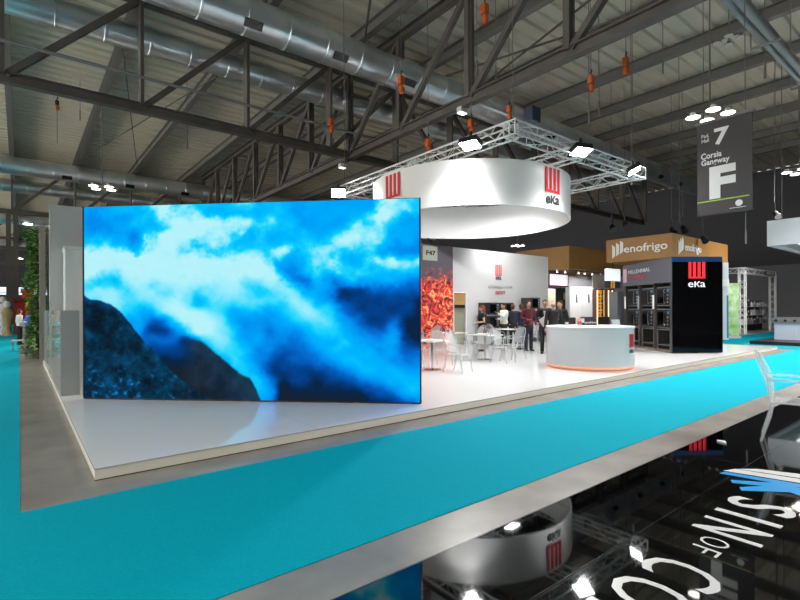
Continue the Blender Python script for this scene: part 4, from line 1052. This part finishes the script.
# pale column with sign by the tower
x, y = ground(724, 25); t = thing('display_column', 'narrow pale lit column with a small square sign right of the tower', 'column', (x, y, 0))
MB().obox(Vector((x, y, 2.0)), R, Z, F, .28, 4.0, .3).build('shaft', mat('pale_blue_panel', '#cfdbe6', .4), t)
MB().obox(Vector((x, y, 2.95))-F*.2-R*.06, R, Z, F, .36, .36, .06).build('square_sign', WHITE_MATT, t)
MB().obox(Vector((x, y, 1.2))-F*.16+R*.08, R, Z, F, .08, 2.2, .02).build('blue_stripe', mat('stripe_blue', '#2f7fa8', .4), t)
x, y = ground(733, 26); t = thing('roll_up_banner', 'tall green and white banner standing right of the tower', 'banner', (x, y, 0))
gm = mat('green_print', '#7dbf4a', .5, noise=(2.2, '#dfe9d2', 3))
MB().obox(Vector((x, y, 1.55)), R, Z, F, .62, 2.8, .03).build('printed_sheet', gm, t)
MB().obox(Vector((x, y, .07)), R, Z, F, .7, .12, .25).build('foot', GREYW, t)
MB().obox(Vector((x, y, 2.97)), R, Z, F, .64, .04, .05).build('top_bar', GREYW, t)
fr = thing('metal_portal', 'silver truss portal framing machines at the right of the hall', 'truss', (35.6, 10.3, 0))
def vseg(x, y, z0, z1, par, hw=.16):
    b = MB(); cs = [(hw, hw), (-hw, hw), (-hw, -hw), (hw, -hw)]
    for q in cs: b.tube([(x+q[0], y+q[1], z0), (x+q[0], y+q[1], z1)], .035, 6)
    n = int((z1-z0)/.4)
    for i in range(n):
        for j in range(4):
            a, c_ = cs[j], cs[(j+1) % 4]
            if i % 2: a, c_ = c_, a
            b.tube([(x+a[0], y+a[1], z0+(z1-z0)*i/n), (x+c_[0], y+c_[1], z0+(z1-z0)*(i+1)/n)], .014, 4)
    b.build('upright', ALU, par)
vseg(35.6, 10.3, .01, 4.0, fr); vseg(41.9, 10.3, .01, 4.0, fr); vseg(35.6, 13.5, .01, 4.0, fr)
seg((35.5, 10.3, 4.0), (42.0, 10.3, 4.0), 'crossbeam', fr, .16); seg((35.6, 10.3, 4.0), (35.6, 13.5, 4.0), 'crossbeam', fr, .16)
MB().box(39.3, 41.5, 10.05, 10.10, 3.86, 4.12).build('name_board', DARK, fr)
text('name_letters', 'ENOMATIC', (40.4, 10.045, 3.99), X, Z, .17, WHITE, fr, .02, 1.7)
fr.children[-1].data.name = 'name_letters'
t = thing('machine_shelf', 'black shelf wall crowded with pale machines inside the metal portal', 'shelf', (41.5, 11.3, 0))
MB().box(38.6, 44.5, 11.6, 11.7, .01, 2.2).build('back_panel', mat('black_panel', '#1f1f22', .5), t)
for zz in (.5, 1.1, 1.7): MB().box(38.6, 44.5, 11.1, 11.6, zz-.02, zz+.02).build('shelf', INOX, t)
rg = random.Random(5)
for k, zz in enumerate((.5, 1.1, 1.7)):
    for j in range(9):
        x = 39.0 + j*.64; h = rg.uniform(.25, .48)
        m = thing('coffee_machine', 'pale machine on the crowded shelf inside the portal', 'machine', (x, 11.3, zz+.022), 'machines on the black shelf')
        MB().box(x-.14, x+.14, 11.2, 11.5, zz+.022, zz+.022+h*.8, .02).build('body', [GREYW, INOX, WHITE_MATT, DARK][rg.randrange(4)], m)
        MB().tube([(x, 11.3, zz+.02+h*.8), (x+.03, 11.28, zz+.05+h)], .04, 8).build('spout', INOX, m)
# cooking range counter at the right edge
pb = thing('exhibition_platform', 'low black base of the stand at the right edge beyond the carpet', 'platform', (26, 7.3, 0))
MB().box(26.2, 39.5, -9, 7.3, .001, .14).build('plinth', BLACK, pb)
MB().box(26.2, 39.5, -9, 7.3, .14, .15).build('top_surface', mat('brown_top', '#3c2c2a', .4), pb)
ck = thing('cooking_range', 'long pale steel cooking range with knobs at the right edge', 'cooker', (28.3, 6.9, .15))
MB().box(28.3, 29.3, 2.6, 6.9, .15, .95).build('body', mat('pale_steel', '#bccfe6', .35), ck)
MB().box(28.22, 29.38, 2.5, 7.0, .95, 1.15).build('control_rail', INOX, ck)
for i in range(12): MB().tube([(28.22, 6.8-i*.35, 1.05), (28.17, 6.8-i*.35, 1.05)], .055, 12).build('knob', BLACK, ck)
MB().box(28.22, 29.38, 2.5, 7.0, 1.15, 1.20).build('hob', mat('hob_grey', '#8f8f92', .3, metal=.5), ck)
for i in range(5): MB().box(28.29, 28.3, 6.05-i*.85+.02, 6.9-i*.85-.02, .25, .9).build('door', mat('pale_steel_door', '#b9c8da', .3), ck)
MB().box(28.6, 29.2, 3.0, 3.9, 1.2, 2.6).build('extraction_column', GREYW, ck)
t = thing('hanging_fascia', 'white box fascia hanging at the right edge with a lit underside', 'stand canopy', (28.05, 7.1, 4.58))
b = MB(); b.box(28.05, 28.2, -3, 7.1, 4.6, 5.8); b.box(28.2, 37, 6.95, 7.1, 4.6, 5.8); b.box(36.85, 37, -3, 6.95, 4.6, 5.8); b.box(28.2, 36.85, -3, -2.85, 4.6, 5.8)
b.build('fascia', mat('cool_white', '#e9eef6', .45), t)
MB().box(28.2, 36.85, -2.85, 6.95, 4.75, 4.8).build('soffit', WHITE_MATT, t)
MB().box(28.9, 36.2, 1.5, 6.2, 4.70, 4.745).build('light_panel', mat('soffit_light', '#ffffff', .5, emit='#ffffff', es=3), t)
for x, y in ((28.4, 6.6), (28.4, 0), (36, 6.6)): MB().tube([(x, y, 5.8), (x, y, ROOF-.55)], .02, 4).build('cable', STEEL2, t)
for i, (u, v) in enumerate(((703, 236), (672, 228), (775, 211), (612, 225), (625, 222), (683, 226))):
    p = ctr(u, v, 23.5 if u > 760 else 24.5)
    t = thing('black_spotlight', ['black spotlight above the right slope of the lettered fascia', 'black spotlight on the corner of the lettered fascia', 'black fixture above the white hanging fascia', 'black spotlight above the left end of the lettered fascia', 'second black spotlight above the left end of the lettered fascia', 'black spotlight just right of the lettered fascia corner'][i], 'spotlight', p)
    MB().tube([p, (p[0]-.2, p[1]-.2, p[2]-.25)], [.12, .16], 12).build('barrel', BLACK, t, smooth=True)
    MB().beam((p[0], p[1], p[2]), (p[0], p[1], p[2]+.5), .06).build('yoke', BLACK, t)
    MB().tube([(p[0], p[1], p[2]+.5), (p[0], p[1], ROOF-.55)], .012, 4).build('cable', STEEL2, t)

# ------------------------------------------------------------------ world, camera, view
wd_ = bpy.data.worlds.new('hall_fill'); bpy.context.scene.world = wd_; wd_.use_nodes = True
nt = wd_.node_tree; bg = nt.nodes['Background']; bg.inputs[1].default_value = 1.0
tc = nt.nodes.new('ShaderNodeTexCoord'); sp = nt.nodes.new('ShaderNodeSeparateXYZ'); r_ = nt.nodes.new('ShaderNodeMapRange'); r_.inputs[1].default_value = -.12; r_.inputs[2].default_value = .12
mx = nt.nodes.new('ShaderNodeMix'); mx.data_type = 'RGBA'; mx.inputs[6].default_value = (6.5, 6.1, 5.3, 1); mx.inputs[7].default_value = (.95, 1.0, 1.08, 1)   # bright glow added below the horizon to light the roof, dimmer sky above
nt.links.new(tc.outputs['Generated'], sp.inputs[0]); nt.links.new(sp.outputs['Z'], r_.inputs[0]); nt.links.new(r_.outputs[0], mx.inputs['Factor']); nt.links.new(mx.outputs[2], bg.inputs[0])
cam = bpy.data.cameras.new('camera'); co_ = bpy.data.objects.new('camera', cam); C.objects.link(co_)
cam.sensor_width = 36; cam.lens = 36*480.5/800; cam.shift_y = 8.5/800; cam.clip_end = 300
co_.location = (0, 0, 1.7)
co_.matrix_world = Matrix.Translation((0, 0, 1.7)) @ Matrix.Rotation(-math.atan2(.6211, .7837), 4, 'Z') @ Matrix.Rotation(PI/2, 4, 'X') @ Matrix.Rotation(math.radians(-.26), 4, 'Z')
bpy.context.scene.camera = co_
vs_ = bpy.context.scene.view_settings
vs_.view_transform = 'Standard'; vs_.look = 'None'; vs_.gamma = 1; vs_.exposure = 0; vs_.use_curve_mapping = False
